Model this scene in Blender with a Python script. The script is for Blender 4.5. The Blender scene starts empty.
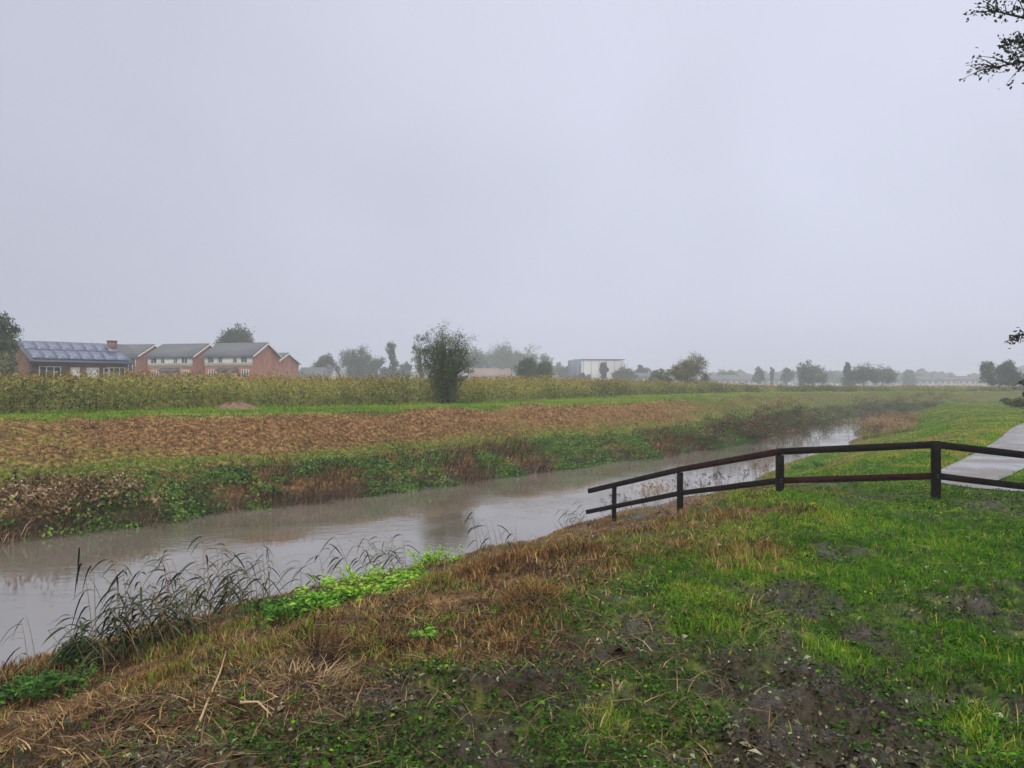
import bpy, math, random
import numpy as np
R = math.radians
PI = math.pi
rs = np.random.RandomState(7)
random.seed(7)
F = 745.0
CAMZ = 1.65
scene = bpy.context.scene
COL = scene.collection

def px(u, v_or_D, z=None):
    """photo column u at distance D -> world x ; with z: row v at height z -> (x, y)"""
    if z is None:
        return (u-512)/F*v_or_D
    D = (CAMZ-z)*F/(v_or_D-384)
    return ((u-512)/F*D, D)

# ------------------------------------------------------------------ object helpers
def tag(o, label=None, cat=None, group=None, kind=None):
    if label: o['label'] = label
    if cat: o['category'] = cat
    if group: o['group'] = group
    if kind: o['kind'] = kind
    return o

def link(o, parent=None):
    COL.objects.link(o)
    if parent is not None: o.parent = parent
    return o

def empty(name, loc, rz=0, label=None, cat=None, group=None):
    o = bpy.data.objects.new(name, None); link(o)
    o.location = loc; o.rotation_euler = (0, 0, rz); o.empty_display_size = .3
    return tag(o, label, cat, group)

class Soup:
    """collects polygons (numpy blocks) and links them as ONE mesh object"""
    def __init__(s): s.V = []; s.Fc = []; s.T = []; s.n = 0
    def add(s, V, Fs, tint=0.5):
        V = np.asarray(V, float).reshape(-1, 3)
        if isinstance(Fs, np.ndarray): Fs = [Fs]
        for f in Fs: s.Fc.append(np.asarray(f, int)+s.n)
        t = np.asarray(tint, float)
        if t.ndim == 0: t = np.full(len(V), float(t))
        s.V.append(V); s.T.append(t); s.n += len(V)
    def build(s, name, mat, parent=None, smooth=False, extra=None):
        V = np.concatenate(s.V).astype(np.float32)
        me = bpy.data.meshes.new(name)
        me.vertices.add(len(V)); me.vertices.foreach_set('co', V.ravel())
        idx = np.concatenate([f.ravel() for f in s.Fc]).astype(np.int32)
        tot = np.concatenate([np.full(len(f), f.shape[1], np.int32) for f in s.Fc])
        st = np.concatenate([[0], np.cumsum(tot)[:-1]]).astype(np.int32)
        me.loops.add(len(idx)); me.loops.foreach_set('vertex_index', idx)
        me.polygons.add(len(tot)); me.polygons.foreach_set('loop_start', st)
        me.polygons.foreach_set('loop_total', tot)
        a = me.attributes.new('tint', 'FLOAT', 'POINT')
        a.data.foreach_set('value', np.concatenate(s.T).astype(np.float32))
        if extra:
            for k, arr in extra.items():
                b = me.attributes.new(k, 'FLOAT', 'POINT'); b.data.foreach_set('value', arr.astype(np.float32))
        me.update(calc_edges=True)
        me.validate()
        if smooth: me.polygons.foreach_set('use_smooth', np.ones(len(tot), bool))
        if mat: me.materials.append(mat)
        o = bpy.data.objects.new(name, me)
        return link(o, parent)

def box(s, x0, x1, y0, y1, z0, z1, tint=.5):
    V = [(x, y, z) for z in (z0, z1) for y in (y0, y1) for x in (x0, x1)]
    Fq = np.array([(0,2,3,1),(4,5,7,6),(0,1,5,4),(2,6,7,3),(0,4,6,2),(1,3,7,5)])
    s.add(V, Fq, tint)

def beam(s, a, b, w, h, tint=.5, bev=.008):
    """bevelled beam from a to b, w across, h vertical-ish"""
    a = np.array(a, float); b = np.array(b, float); d = b-a; L = np.linalg.norm(d); d /= L
    up = np.array([0, 0, 1.]) if abs(d[2]) < .9 else np.array([0, 1., 0])
    sx = np.cross(d, up); sx /= np.linalg.norm(sx); sz = np.cross(sx, d)
    c = bev
    prof = [(-w/2+c,-h/2),(w/2-c,-h/2),(w/2,-h/2+c),(w/2,h/2-c),(w/2-c,h/2),(-w/2+c,h/2),(-w/2,h/2-c),(-w/2,-h/2+c)]
    V = []
    rings = 7
    for i in range(rings):
        t = i/(rings-1)
        j = rs.uniform(-.0025, .0025, (8, 2))
        for k, (p, q) in enumerate(prof):
            V.append(a+d*L*t+sx*(p+j[k,0])+sz*(q+j[k,1]))
    Fq = [(i*8+k, i*8+(k+1) % 8, (i+1)*8+(k+1) % 8, (i+1)*8+k) for i in range(rings-1) for k in range(8)]
    caps = np.array([list(range(7, -1, -1)), [(rings-1)*8+k for k in range(8)]])
    s.add(V, [np.array(Fq), caps], tint)

def tube(s, P, rad, n=6, tint=.5):
    P = np.asarray(P, float); m = len(P); rad = np.asarray(rad, float)
    if rad.ndim == 0: rad = np.full(m, float(rad))
    T = np.gradient(P, axis=0); T /= np.linalg.norm(T, axis=1)[:, None]+1e-9
    ref = np.where(np.abs(T[:, 2:3]) < .9, [[0, 0, 1.]], [[1., 0, 0]])
    if abs(T[:, 2]).max() >= .9 and abs(T[:, 2]).min() < .9: ref = np.tile([[.6, .8, 0.05]], (m, 1))
    A = np.cross(T, ref); A /= np.linalg.norm(A, axis=1)[:, None]+1e-9
    B = np.cross(T, A)
    ang = np.arange(n)*2*PI/n
    V = P[:, None]+rad[:, None, None]*(A[:, None]*np.cos(ang)[None, :, None]+B[:, None]*np.sin(ang)[None, :, None])
    i = np.arange(m-1)[:, None]*n; k = np.arange(n)[None]; k2 = (k+1) % n
    Fq = np.stack([i+k, i+k2, i+n+k2, i+n+k], -1).reshape(-1, 4)
    s.add(V.reshape(-1, 3), [Fq, np.array([list(range(n))[::-1]]), np.array([[(m-1)*n+q for q in range(n)]])], tint)

def blades(s, P, h, w, lean, az, curl=.5, tint=.5, faceaz=None):
    """upright grass blades: two segments each. lean = sideways tip offset, az its heading"""
    n = len(P)
    h = np.broadcast_to(h, n); w = np.broadcast_to(w, n); lean = np.broadcast_to(lean, n)
    tint = np.broadcast_to(tint, n)
    if faceaz is None: faceaz = rs.uniform(0, 2*PI, n)
    sx = np.stack([np.cos(faceaz), np.sin(faceaz), np.zeros(n)], 1)*w[:, None]*.5
    dr = np.stack([np.cos(az), np.sin(az), np.zeros(n)], 1)
    mid = P+dr*(lean*.3)[:, None]; mid[:, 2] += h*.6
    tip = P+dr*lean[:, None]; tip[:, 2] += h
    V = np.stack([P-sx, P+sx, mid-sx*.8, mid+sx*.8, tip], 1)
    b = np.arange(n)[:, None]*5
    s.add(V.reshape(-1, 3), [b+np.array([[0, 1, 3, 2]]), b+np.array([[2, 3, 4]])], np.repeat(tint, 5))

def leaves(s, P, L, W, nrm, tint=.5, fold=.15, dirs=None):
    """folded diamond leaves centred at P, blade normal near nrm"""
    n = len(P)
    L = np.broadcast_to(L, n)[:, None]; W = np.broadcast_to(W, n)[:, None]; tint = np.broadcast_to(tint, n)
    nrm = nrm/(np.linalg.norm(nrm, axis=1)[:, None]+1e-9)
    if dirs is None: dirs = rs.normal(size=(n, 3))
    t = dirs-nrm*(dirs*nrm).sum(1)[:, None]; t /= np.linalg.norm(t, axis=1)[:, None]+1e-9
    b = np.cross(nrm, t)
    V = np.stack([P-t*L*.5, P+b*W*.5+nrm*W*fold-t*L*.05, P+t*L*.5-nrm*L*.12, P-b*W*.5+nrm*W*fold-t*L*.05], 1)
    i = np.arange(n)[:, None]*4
    s.add(V.reshape(-1, 3), [i+np.array([[0, 1, 2]]), i+np.array([[0, 2, 3]])], np.repeat(tint, 4))

# ------------------------------------------------------------------ noise, river lines, terrain
_tab = np.random.RandomState(3).rand(256, 256)
def vnoise(x, y):
    xi = np.floor(x).astype(int); yi = np.floor(y).astype(int)
    fx = x-xi; fy = y-yi; fx = fx*fx*(3-2*fx); fy = fy*fy*(3-2*fy)
    a = _tab[xi & 255, yi & 255]; b = _tab[(xi+1) & 255, yi & 255]
    c = _tab[xi & 255, (yi+1) & 255]; d = _tab[(xi+1) & 255, (yi+1) & 255]
    return (a*(1-fx)+b*fx)*(1-fy)+(c*(1-fx)+d*fx)*fy
def fbm(x, y, sc=1., oc=4):
    x = np.asarray(x, float)*sc+13.7; y = np.asarray(y, float)*sc+41.3
    t = 0; a = .5; tot = 0
    for i in range(oc):
        t = t+a*vnoise(x*(.8)-y*.6+i*17, x*.6+y*.8+i*29); tot += a; a *= .5; x = x*2.03; y = y*2.03
    return t/tot
def sst(a, b, x):
    t = np.clip((x-a)/(b-a), 0, 1); return t*t*(3-2*t)

WZ = -1.7
near_pts = [(-45,-30),(-20,-8),(-11,1.5),(-7.3,6.2),(-5.75,8.6),(-3.9,11.55),(-1.8,13.7),(-.1,15.3),(2.0,18.3),(4.83,21.4),(7.6,24.9),
            (10.9,30),(15.5,36.7),(19.6,43),(24.6,53.1),(30.2,63),(39,73),(54,81),(85,88),(160,98),(320,120),(800,200)]
far_pts = [(-62,-20),(-34,-6),(-21,5),(-14.2,12.2),(-10.9,15.7),(-9.4,17.6),(-8.0,19.4),(-5.2,21.9),(-2.0,25),(.6,27.9),(3.2,31),(6.6,34.4),
           (10.2,38.6),(13.6,43),(15.2,47.2),(18.9,53.1),(24.5,62.5),(32.8,74.5),(47,88),(83,97),(158,107),(318,130),(798,212)]
def crom(P, k=5):
    P = np.array(P, float); out = []
    for i in range(len(P)-1):
        p0 = P[max(i-1, 0)]; p1 = P[i]; p2 = P[i+1]; p3 = P[min(i+2, len(P)-1)]
        for j in range(k):
            t = j/k
            out.append(.5*((2*p1)+(-p0+p2)*t+(2*p0-5*p1+4*p2-p3)*t*t+(-p0+3*p1-3*p2+p3)*t**3))
    out.append(P[-1]); return np.array(out)
NP = crom(near_pts); FP = crom(far_pts)
def wob(P, seed):
    t = np.concatenate([[0], np.cumsum(np.linalg.norm(np.diff(P, axis=0), axis=1))])
    d = np.gradient(P, axis=0); d /= np.linalg.norm(d, axis=1)[:, None]
    n = np.stack([d[:, 1], -d[:, 0]], 1)
    return P+n*((fbm(t, t*0+seed, .7, 3)-.5)*1.1)[:, None]
NP = wob(NP, 5.); FP = wob(FP, 50.)
def pdist(P, x, y):
    x = np.asarray(x, float).ravel(); y = np.asarray(y, float).ravel()
    out = np.full(x.shape, 1e9)
    for i in range(len(P)-1):
        a = P[i]; d = P[i+1]-a; L2 = d@d
        t = np.clip(((x-a[0])*d[0]+(y-a[1])*d[1])/L2, 0, 1)
        q = (x-a[0]-t*d[0])**2+(y-a[1]-t*d[1])**2
        np.minimum(out, q, out=out)
    return np.sqrt(out)
RIV = np.concatenate([NP, FP[::-1]])
def inside(P, x, y):
    x = np.asarray(x, float).ravel(); y = np.asarray(y, float).ravel(); c = np.zeros(x.shape, bool)
    j = len(P)-1
    for i in range(len(P)):
        xi, yi = P[i]; xj, yj = P[j]
        if yi != yj:
            m = (yi > y) != (yj > y)
            c ^= m & (x < (xj-xi)*(y-yi)/(yj-yi)+xi)
        j = i
    return c
def water_info(x, y):
    dn = pdist(NP, x, y); df = pdist(FP, x, y); ins = inside(RIV, x, y)
    near = dn < df
    return dn, df, ins, near
near_prof = np.array([(0,-1.7),(.2,-1.58),(1,-1.36),(2.2,-1.12),(3.2,-.88),(4.4,-.42),(5.4,-.09),(6.6,0),(10,.0),(40,.02),(5000,.1)])
far_prof = np.array([(0,-1.7),(.12,-1.42),(.5,-1.18),(1.5,-.92),(2.1,-.76),(3.3,-.6),(4.2,-.1),(5.3,.42),(5.9,.5),(7.2,.53),(13.5,.5),(5000,.5)])
path_main = crom([(60,62),(40,48),(24.3,33),(19.8,28),(15.1,21.8),(11.25,17),(8.75,14.1),(7.75,12.7),(8.35,11.85),(11,11.3),(15,10.6),(24,8)], 4)
path_w = np.interp(np.arange(len(path_main)), [0, 8, 20, 26, 30, 34, len(path_main)], [1.0, .9, .68, .52, .44, .38, .6])
def path_dist(x, y):
    x = np.asarray(x, float).ravel(); y = np.asarray(y, float).ravel(); out = np.full(x.shape, 1e9)
    for i in range(len(path_main)-1):
        a = path_main[i]; d = path_main[i+1]-a; L2 = d@d
        t = np.clip(((x-a[0])*d[0]+(y-a[1])*d[1])/L2, 0, 1)
        q = np.sqrt((x-a[0]-t*d[0])**2+(y-a[1]-t*d[1])**2)-path_w[i]
        np.minimum(out, q, out=out)
    return out
blob = lambda u, v, r: (*px(u, v, 0), r)
mud_blobs = [blob(620,655,.35),blob(585,705,.3),blob(640,625,.4),blob(540,690,.25),blob(835,545,.8),blob(705,565,.5),blob(930,615,.45),blob(965,600,.45),blob(800,595,.35),
             blob(905,725,.22),blob(470,705,.22),blob(850,690,.2),blob(760,735,.15),blob(690,640,.25),blob(500,745,.25),blob(960,690,.2),blob(560,660,.3)]
grass_blobs = [blob(800,518,1.3),blob(760,560,.8),blob(605,728,.16),blob(725,640,.3),blob(840,655,.22),blob(960,545,1.2),blob(1000,660,.35),blob(900,575,.6),blob(700,600,.4),blob(985,735,.25),blob(735,530,.8)]
def bsum(B, x, y):
    t = np.zeros(np.shape(x))
    for bx_, by_, r in B:
        t = np.maximum(t, np.exp(-((x-bx_)**2/(r*r)+(y-by_)**2/(r*r*2.2))))
    return t
def mudf(x, y, dn):
    """1 = bare mud, 0 = full turf, near bank flat"""
    n = fbm(x, y, 1.3, 4)
    r = np.hypot(x, y)
    m = sst(.42, .64, n)*.75+.30*(1-sst(3.0, 8.0, r))+.8*(fbm(x+7, y+2, 4.2, 3)-.5)
    m = m*(.4+.6*(1-sst(9, 13, y)))
    m = m+.62*bsum(mud_blobs, x, y)*sst(.3, .6, fbm(x+20, y, 2.6, 4))-.95*bsum(grass_blobs, x, y)
    m = m+.25*(1-sst(0.2, 1.2, x-(-.2)))*(1-sst(5, 8, y))
    return np.clip(m, 0, 1)
def bank_limit(x, y):
    """distance from the near water up to which the cut stubble runs"""
    return np.interp(y, [-10, 6, 9, 12, 16, 19, 23, 60], [6.9, 6.9, 6.6, 5.4, 4.1, 2.2, .7, .3])+(fbm(x, y, .8, 3)-.5)*2.6
def terrain(x, y, full=False):
    sh = np.shape(x); x = np.asarray(x, float).ravel(); y = np.asarray(y, float).ravel()
    dn, df, ins, near = water_info(x, y)
    r = np.hypot(x, y)
    dfs = df/(1+.38*(1-sst(-16, -7, x)))
    zn = np.interp(dn, near_prof[:, 0], near_prof[:, 1]); zf = np.interp(dfs, far_prof[:, 0], far_prof[:, 1])
    z = np.where(near, zn, zf)
    zb = WZ-.02-.75*sst(0, 2.5, np.minimum(dn, df))
    z = np.where(ins, zb, z)
    pd = path_dist(x, y)
    flat = sst(-.1, .9, pd)
    land = ~ins
    bank = land & (np.where(near, dn, df) < 6.8)
    amp = np.where(bank, .16, .09)*np.where(r > 60, 1.6, 1)*sst(0, 1.2, np.where(near, dn, df))
    z = z+land*(fbm(x, y, .55, 4)-.5)*amp*2*flat
    mud = mudf(x, y, dn)
    fade = (1-sst(12, 26, r))
    rough = (fbm(x, y, 5., 4)-.5)*(.10+.10*mud)-.035*mud*sst(.5, .62, fbm(x+50, y, 3.6, 2))+(fbm(x+9, y, 17., 2)-.5)*(.03+.01*mud)
    al = x*.64+y*.77; ac = np.where(near, dn, dfs)
    rough2 = (fbm(x, y, 3.2, 4)-.5)*np.where(near, .15, .09)+(fbm(al*.35, ac*1.6, 1.6, 3)-.5)*.32*sst(.4, 1.5, ac)*(1-sst(6, 7, ac))
    fade2 = np.where(near, fade, 1-sst(45, 80, r))
    z = z+land*fade2*flat*np.where(near & (dn > 5), rough, np.where((~near) & (dfs > 6.5), rough2*.3, rough2))
    z = z-.05*(1-flat)*(1-sst(0, .4, pd))
    if full: return z.reshape(sh), dn, df, ins, near, pd, mud
    return z.reshape(sh)

# ------------------------------------------------------------------ materials
def newmat(name):
    m = bpy.data.materials.new(name); m.use_nodes = True
    nt = m.node_tree; b = nt.nodes['Principled BSDF']
    return m, nt, b
def N(nt, t, **kw):
    n = nt.nodes.new(t)
    for k, v in kw.items():
        if hasattr(n, k): setattr(n, k, v)
        else: n.inputs[k].default_value = v
    return n
def ramp(nt, stops):
    r = nt.nodes.new('ShaderNodeValToRGB'); e = r.color_ramp.elements
    while len(e) < len(stops): e.new(.5)
    for i, (p, c) in enumerate(stops): e[i].position = p; e[i].color = (*c, 1)
    return r
def tinted(name, stops, rough=.6, spec=.3, noise=None, trans=0.):
    m, nt, b = newmat(name)
    at = N(nt, 'ShaderNodeAttribute', attribute_name='tint')
    r = ramp(nt, stops); nt.links.new(at.outputs['Fac'], r.inputs[0])
    out = r.outputs[0]
    if noise:
        sc, amt = noise
        g = N(nt, 'ShaderNodeNewGeometry')
        no = N(nt, 'ShaderNodeTexNoise', Scale=sc, Detail=5.); nt.links.new(g.outputs['Position'], no.inputs['Vector'])
        mr = N(nt, 'ShaderNodeMapRange'); mr.inputs['From Min'].default_value = .3; mr.inputs['From Max'].default_value = .7
        mr.inputs['To Min'].default_value = 1-amt; mr.inputs['To Max'].default_value = 1+amt
        nt.links.new(no.outputs['Fac'], mr.inputs[0])
        mx = N(nt, 'ShaderNodeVectorMath', operation='SCALE')
        nt.links.new(out, mx.inputs[0]); nt.links.new(mr.outputs[0], mx.inputs['Scale']); out = mx.outputs[0]
        bu = N(nt, 'ShaderNodeBump', Strength=.4, Distance=.02); nt.links.new(no.outputs['Fac'], bu.inputs['Height']); nt.links.new(bu.outputs[0], b.inputs['Normal'])
    nt.links.new(out, b.inputs['Base Color'])
    b.inputs['Roughness'].default_value = rough
    b.inputs['Specular IOR Level'].default_value = spec
    if trans:
        tr = N(nt, 'ShaderNodeBsdfTranslucent'); nt.links.new(out, tr.inputs['Color'])
        ms = N(nt, 'ShaderNodeMixShader', Fac=trans)
        ms.inputs[0].default_value = trans
        nt.links.new(b.outputs[0], ms.inputs[1]); nt.links.new(tr.outputs[0], ms.inputs[2])
        nt.links.new(ms.outputs[0], nt.nodes['Material Output'].inputs['Surface'])
    return m
def plain(name, c, rough=.6, spec=.3, sc=4., amt=.15):
    return tinted(name, [(0, tuple(k*.8 for k in c)), (1, tuple(min(1, k*1.2) for k in c))], rough, spec, (sc, amt))

M = {}
M['turf'] = tinted('turf_blades', [(0,(.014,.032,.004)),(.3,(.036,.105,.008)),(.6,(.095,.25,.012)),(.82,(.23,.36,.02)),(1,(.38,.30,.08))], .65, .12, trans=.25)
M['straw'] = tinted('cut_stubble', [(0,(.022,.012,.007)),(.35,(.115,.057,.024)),(.65,(.29,.165,.068)),(.9,(.50,.34,.15)),(1,(.15,.24,.025))], .85, .06)
M['litter'] = tinted('fallen_leaf', [(0,(.018,.013,.008)),(.35,(.05,.036,.02)),(.6,(.05,.075,.025)),(.85,(.13,.13,.07)),(1,(.30,.31,.22))], .45, .3)
M['weed'] = tinted('weed_leaf', [(0,(.02,.04,.01)),(.25,(.06,.09,.016)),(.5,(.19,.22,.04)),(.7,(.38,.35,.08)),(.88,(.24,.13,.06)),(1,(.17,.07,.035))], .7, .1, trans=.2)
M['ivy'] = tinted('bank_leaf', [(0,(.010,.022,.006)),(.4,(.034,.085,.008)),(.75,(.085,.19,.014)),(1,(.18,.28,.045))], .55, .2, trans=.2)
M['bright'] = tinted('fresh_leaf', [(0,(.025,.08,.008)),(.4,(.07,.22,.012)),(.75,(.16,.40,.02)),(1,(.30,.50,.04))], .5, .3, trans=.3)
M['reed'] = tinted('reed_leaf', [(0,(.010,.018,.007)),(.5,(.03,.045,.018)),(.8,(.10,.10,.045)),(1,(.3,.25,.14))], .7, .12)
M['dead'] = tinted('dead_stalk', [(0,(.022,.014,.008)),(.4,(.085,.052,.028)),(.75,(.25,.165,.09)),(1,(.44,.33,.21))], .85, .08)
M['bark'] = tinted('bark', [(0,(.03,.026,.02)),(1,(.10,.085,.065))], .9, .1, (9., .35))
M['leaf_dark'] = tinted('tree_leaf_dark', [(0,(.018,.032,.012)),(.5,(.045,.07,.022)),(1,(.11,.13,.04))], .6, .25, trans=.2)
M['leaf_mid'] = tinted('tree_leaf', [(0,(.022,.04,.012)),(.5,(.06,.10,.022)),(1,(.17,.19,.05))], .6, .25, trans=.2)
M['leaf_olive'] = tinted('tree_leaf_olive', [(0,(.04,.05,.02)),(.5,(.12,.13,.045)),(1,(.27,.25,.09))], .6, .25, trans=.2)
M['leaf_near'] = tinted('overhead_leaf', [(0,(.012,.02,.01)),(1,(.05,.07,.03))], .55, .3, trans=.12)
M['timber'] = tinted('creosoted_timber', [(0,(.006,.005,.004)),(.6,(.010,.008,.006)),(1,(.03,.014,.010))], .7, .1, (34., .75))
M['timber_red'] = tinted('worn_timber', [(0,(.008,.005,.005)),(1,(.05,.014,.011))], .75, .07, (14., .7))
M['render'] = plain('cream_render', (.82,.80,.74), .8, .2)
M['white'] = plain('white_paint', (.8,.8,.8), .5, .3)
M['slate'] = None
def bricks(name, c1, c2, mortar, sc=1.):
    m, nt, b = newmat(name)
    tc = N(nt, 'ShaderNodeTexCoord'); sep = N(nt, 'ShaderNodeSeparateXYZ'); nt.links.new(tc.outputs['Object'], sep.inputs[0])
    ad = N(nt, 'ShaderNodeMath', operation='ADD'); nt.links.new(sep.outputs[0], ad.inputs[0]); nt.links.new(sep.outputs[1], ad.inputs[1])
    cb = N(nt, 'ShaderNodeCombineXYZ'); nt.links.new(ad.outputs[0], cb.inputs[0]); nt.links.new(sep.outputs[2], cb.inputs[1])
    br = N(nt, 'ShaderNodeTexBrick', Scale=sc); br.inputs['Color1'].default_value = (*c1, 1); br.inputs['Color2'].default_value = (*c2, 1); br.inputs['Mortar'].default_value = (*mortar, 1)
    br.inputs['Brick Width'].default_value = .225; br.inputs['Row Height'].default_value = .075; br.inputs['Mortar Size'].default_value = .008
    nt.links.new(cb.outputs[0], br.inputs['Vector'])
    no = N(nt, 'ShaderNodeTexNoise', Scale=.9, Detail=6.); nt.links.new(tc.outputs['Object'], no.inputs['Vector'])
    mr = N(nt, 'ShaderNodeMapRange'); mr.inputs['From Min'].default_value = .3; mr.inputs['From Max'].default_value = .7; mr.inputs['To Min'].default_value = .75; mr.inputs['To Max'].default_value = 1.25
    nt.links.new(no.outputs['Fac'], mr.inputs[0])
    mx = N(nt, 'ShaderNodeVectorMath', operation='SCALE'); nt.links.new(br.outputs[0], mx.inputs[0]); nt.links.new(mr.outputs[0], mx.inputs['Scale'])
    nt.links.new(mx.outputs[0], b.inputs['Base Color']); b.inputs['Roughness'].default_value = .85
    return m
M['brick'] = bricks('red_brick', (.44,.14,.075), (.35,.11,.06), (.42,.26,.18))
M['brick_dark'] = bricks('dark_brick', (.19,.08,.055), (.14,.06,.045), (.22,.17,.14))
def tiles(name, c1, c2):
    m, nt, b = newmat(name)
    tc = N(nt, 'ShaderNodeTexCoord')
    br = N(nt, 'ShaderNodeTexBrick', Scale=1.); br.inputs['Color1'].default_value = (*c1, 1); br.inputs['Color2'].default_value = (*c2, 1); br.inputs['Mortar'].default_value = tuple(k*.5 for k in c1)+(1,)
    br.inputs['Brick Width'].default_value = .33; br.inputs['Row Height'].default_value = .3; br.inputs['Mortar Size'].default_value = .015
    nt.links.new(tc.outputs['Object'], br.inputs['Vector'])
    nt.links.new(br.outputs[0], b.inputs['Base Color']); b.inputs['Roughness'].default_value = .55
    return m
M['slate'] = tiles('grey_tiles', (.04,.05,.068), (.055,.066,.088))
M['roof_brown'] = tiles('brown_tiles', (.16,.10,.08), (.20,.13,.10))
M['glass'] = plain('window_glass', (.03,.035,.045), .1, .6, 1., .3)
M['panel'] = plain('solar_cell', (.05,.075,.17), .15, .8, .8, .25)
M['metal'] = plain('pale_cladding', (.46,.47,.48), .5, .3, .2, .06)
M['metal_dark'] = plain('blue_grey_cladding', (.09,.12,.17), .5, .3, .2, .1)

def panel_material():
    m, nt, b = newmat('solar_cells')
    tc = N(nt, 'ShaderNodeTexCoord'); br = N(nt, 'ShaderNodeTexBrick', Scale=1.); br.offset = 0
    br.inputs['Color1'].default_value = (.045,.065,.15,1); br.inputs['Color2'].default_value = (.055,.08,.17,1); br.inputs['Mortar'].default_value = (.22,.25,.32,1)
    br.inputs['Brick Width'].default_value = .33; br.inputs['Row Height'].default_value = .33; br.inputs['Mortar Size'].default_value = .02
    nt.links.new(tc.outputs['Object'], br.inputs['Vector']); nt.links.new(br.outputs[0], b.inputs['Base Color']); b.inputs['Roughness'].default_value = .25
    return m
M['panel'] = panel_material()
M['pale_wall'] = plain('pale_wall', (.42,.40,.38), .8, .2)
def ground_material():
    m, nt, b = newmat('ground_surface')
    g = N(nt, 'ShaderNodeNewGeometry')
    def noise(sc, det=6., rough=.6):
        n = N(nt, 'ShaderNodeTexNoise', Scale=sc, Detail=det, Roughness=rough); nt.links.new(g.outputs['Position'], n.inputs['Vector']); return n.outputs['Fac']
    def mix(f, a, c):
        x = N(nt, 'ShaderNodeMix', data_type='RGBA'); nt.links.new(f, x.inputs[0]) if not isinstance(f, float) else setattr(x.inputs[0], 'default_value', f)
        for s_, v in ((6, a), (7, c)):
            if isinstance(v, tuple): x.inputs[s_].default_value = (*v, 1)
            else: nt.links.new(v, x.inputs[s_])
        return x.outputs[2]
    def attr(n): return N(nt, 'ShaderNodeAttribute', attribute_name=n).outputs['Fac']
    n1 = noise(7.); n2 = noise(28.); n3 = noise(1.1)
    r_green = ramp(nt, [(.3,(.010,.020,.004)),(.5,(.03,.07,.008)),(.62,(.10,.16,.016)),(.75,(.2,.19,.04))]); nt.links.new(n1, r_green.inputs[0])
    r_brown = ramp(nt, [(.3,(.03,.016,.009)),(.5,(.12,.066,.03)),(.65,(.27,.165,.07)),(.8,(.38,.27,.12))]); nt.links.new(n1, r_brown.inputs[0])
    r_mud = ramp(nt, [(.3,(.008,.005,.003)),(.5,(.022,.014,.009)),(.7,(.055,.038,.025))]); nt.links.new(n2, r_mud.inputs[0])
    c = mix(attr('brown'), r_green.outputs[0], r_brown.outputs[0])
    c = mix(attr('mud'), c, r_mud.outputs[0])
    nt.links.new(c, b.inputs['Base Color'])
    ro = N(nt, 'ShaderNodeMapRange'); ro.inputs['To Min'].default_value = .9; ro.inputs['To Max'].default_value = .22
    ml = N(nt, 'ShaderNodeMath', operation='MULTIPLY'); nt.links.new(attr('mud'), ml.inputs[0]); nt.links.new(n3, ml.inputs[1])
    m2 = N(nt, 'ShaderNodeMath', operation='MULTIPLY'); nt.links.new(ml.outputs[0], m2.inputs[0]); m2.inputs[1].default_value = 1.8
    nt.links.new(m2.outputs[0], ro.inputs[0]); nt.links.new(ro.outputs[0], b.inputs['Roughness'])
    sp_ = N(nt, 'ShaderNodeMapRange'); sp_.inputs['To Min'].default_value = .06; sp_.inputs['To Max'].default_value = .2; nt.links.new(m2.outputs[0], sp_.inputs[0]); nt.links.new(sp_.outputs[0], b.inputs['Specular IOR Level'])
    bu = N(nt, 'ShaderNodeBump', Strength=.6, Distance=.02); nt.links.new(n2, bu.inputs['Height']); nt.links.new(bu.outputs[0], b.inputs['Normal'])
    return m

def water_material():
    m, nt, b = newmat('silty_water')
    b.inputs['Roughness'].default_value = .04; b.inputs['IOR'].default_value = 4.2
    g = N(nt, 'ShaderNodeNewGeometry')
    no0 = N(nt, 'ShaderNodeTexNoise', Scale=.35, Detail=3.); nt.links.new(g.outputs['Position'], no0.inputs['Vector'])
    r = ramp(nt, [(.35,(.095,.082,.068)),(.65,(.125,.112,.10))]); nt.links.new(no0.outputs['Fac'], r.inputs[0]); nt.links.new(r.outputs[0], b.inputs['Base Color'])
    mp = N(nt, 'ShaderNodeMapping'); mp.inputs['Rotation'].default_value = (0, 0, R(-40)); mp.inputs['Scale'].default_value = (1., 2.2, 1.)
    nt.links.new(g.outputs['Position'], mp.inputs['Vector'])
    a = N(nt, 'ShaderNodeTexNoise', Scale=2.6, Detail=4., Roughness=.55, Distortion=.6); nt.links.new(mp.outputs[0], a.inputs['Vector'])
    c = N(nt, 'ShaderNodeTexNoise', Scale=.5, Detail=2.); nt.links.new(g.outputs['Position'], c.inputs['Vector'])
    mr = N(nt, 'ShaderNodeMapRange'); mr.inputs['From Min'].default_value = .42; mr.inputs['From Max'].default_value = .62; mr.inputs['To Min'].default_value = .12; mr.inputs['To Max'].default_value = .75
    nt.links.new(c.outputs['Fac'], mr.inputs[0])
    bu = N(nt, 'ShaderNodeBump', Distance=.009); nt.links.new(a.outputs['Fac'], bu.inputs['Height']); nt.links.new(mr.outputs[0], bu.inputs['Strength'])
    nt.links.new(bu.outputs[0], b.inputs['Normal'])
    return m

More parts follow.
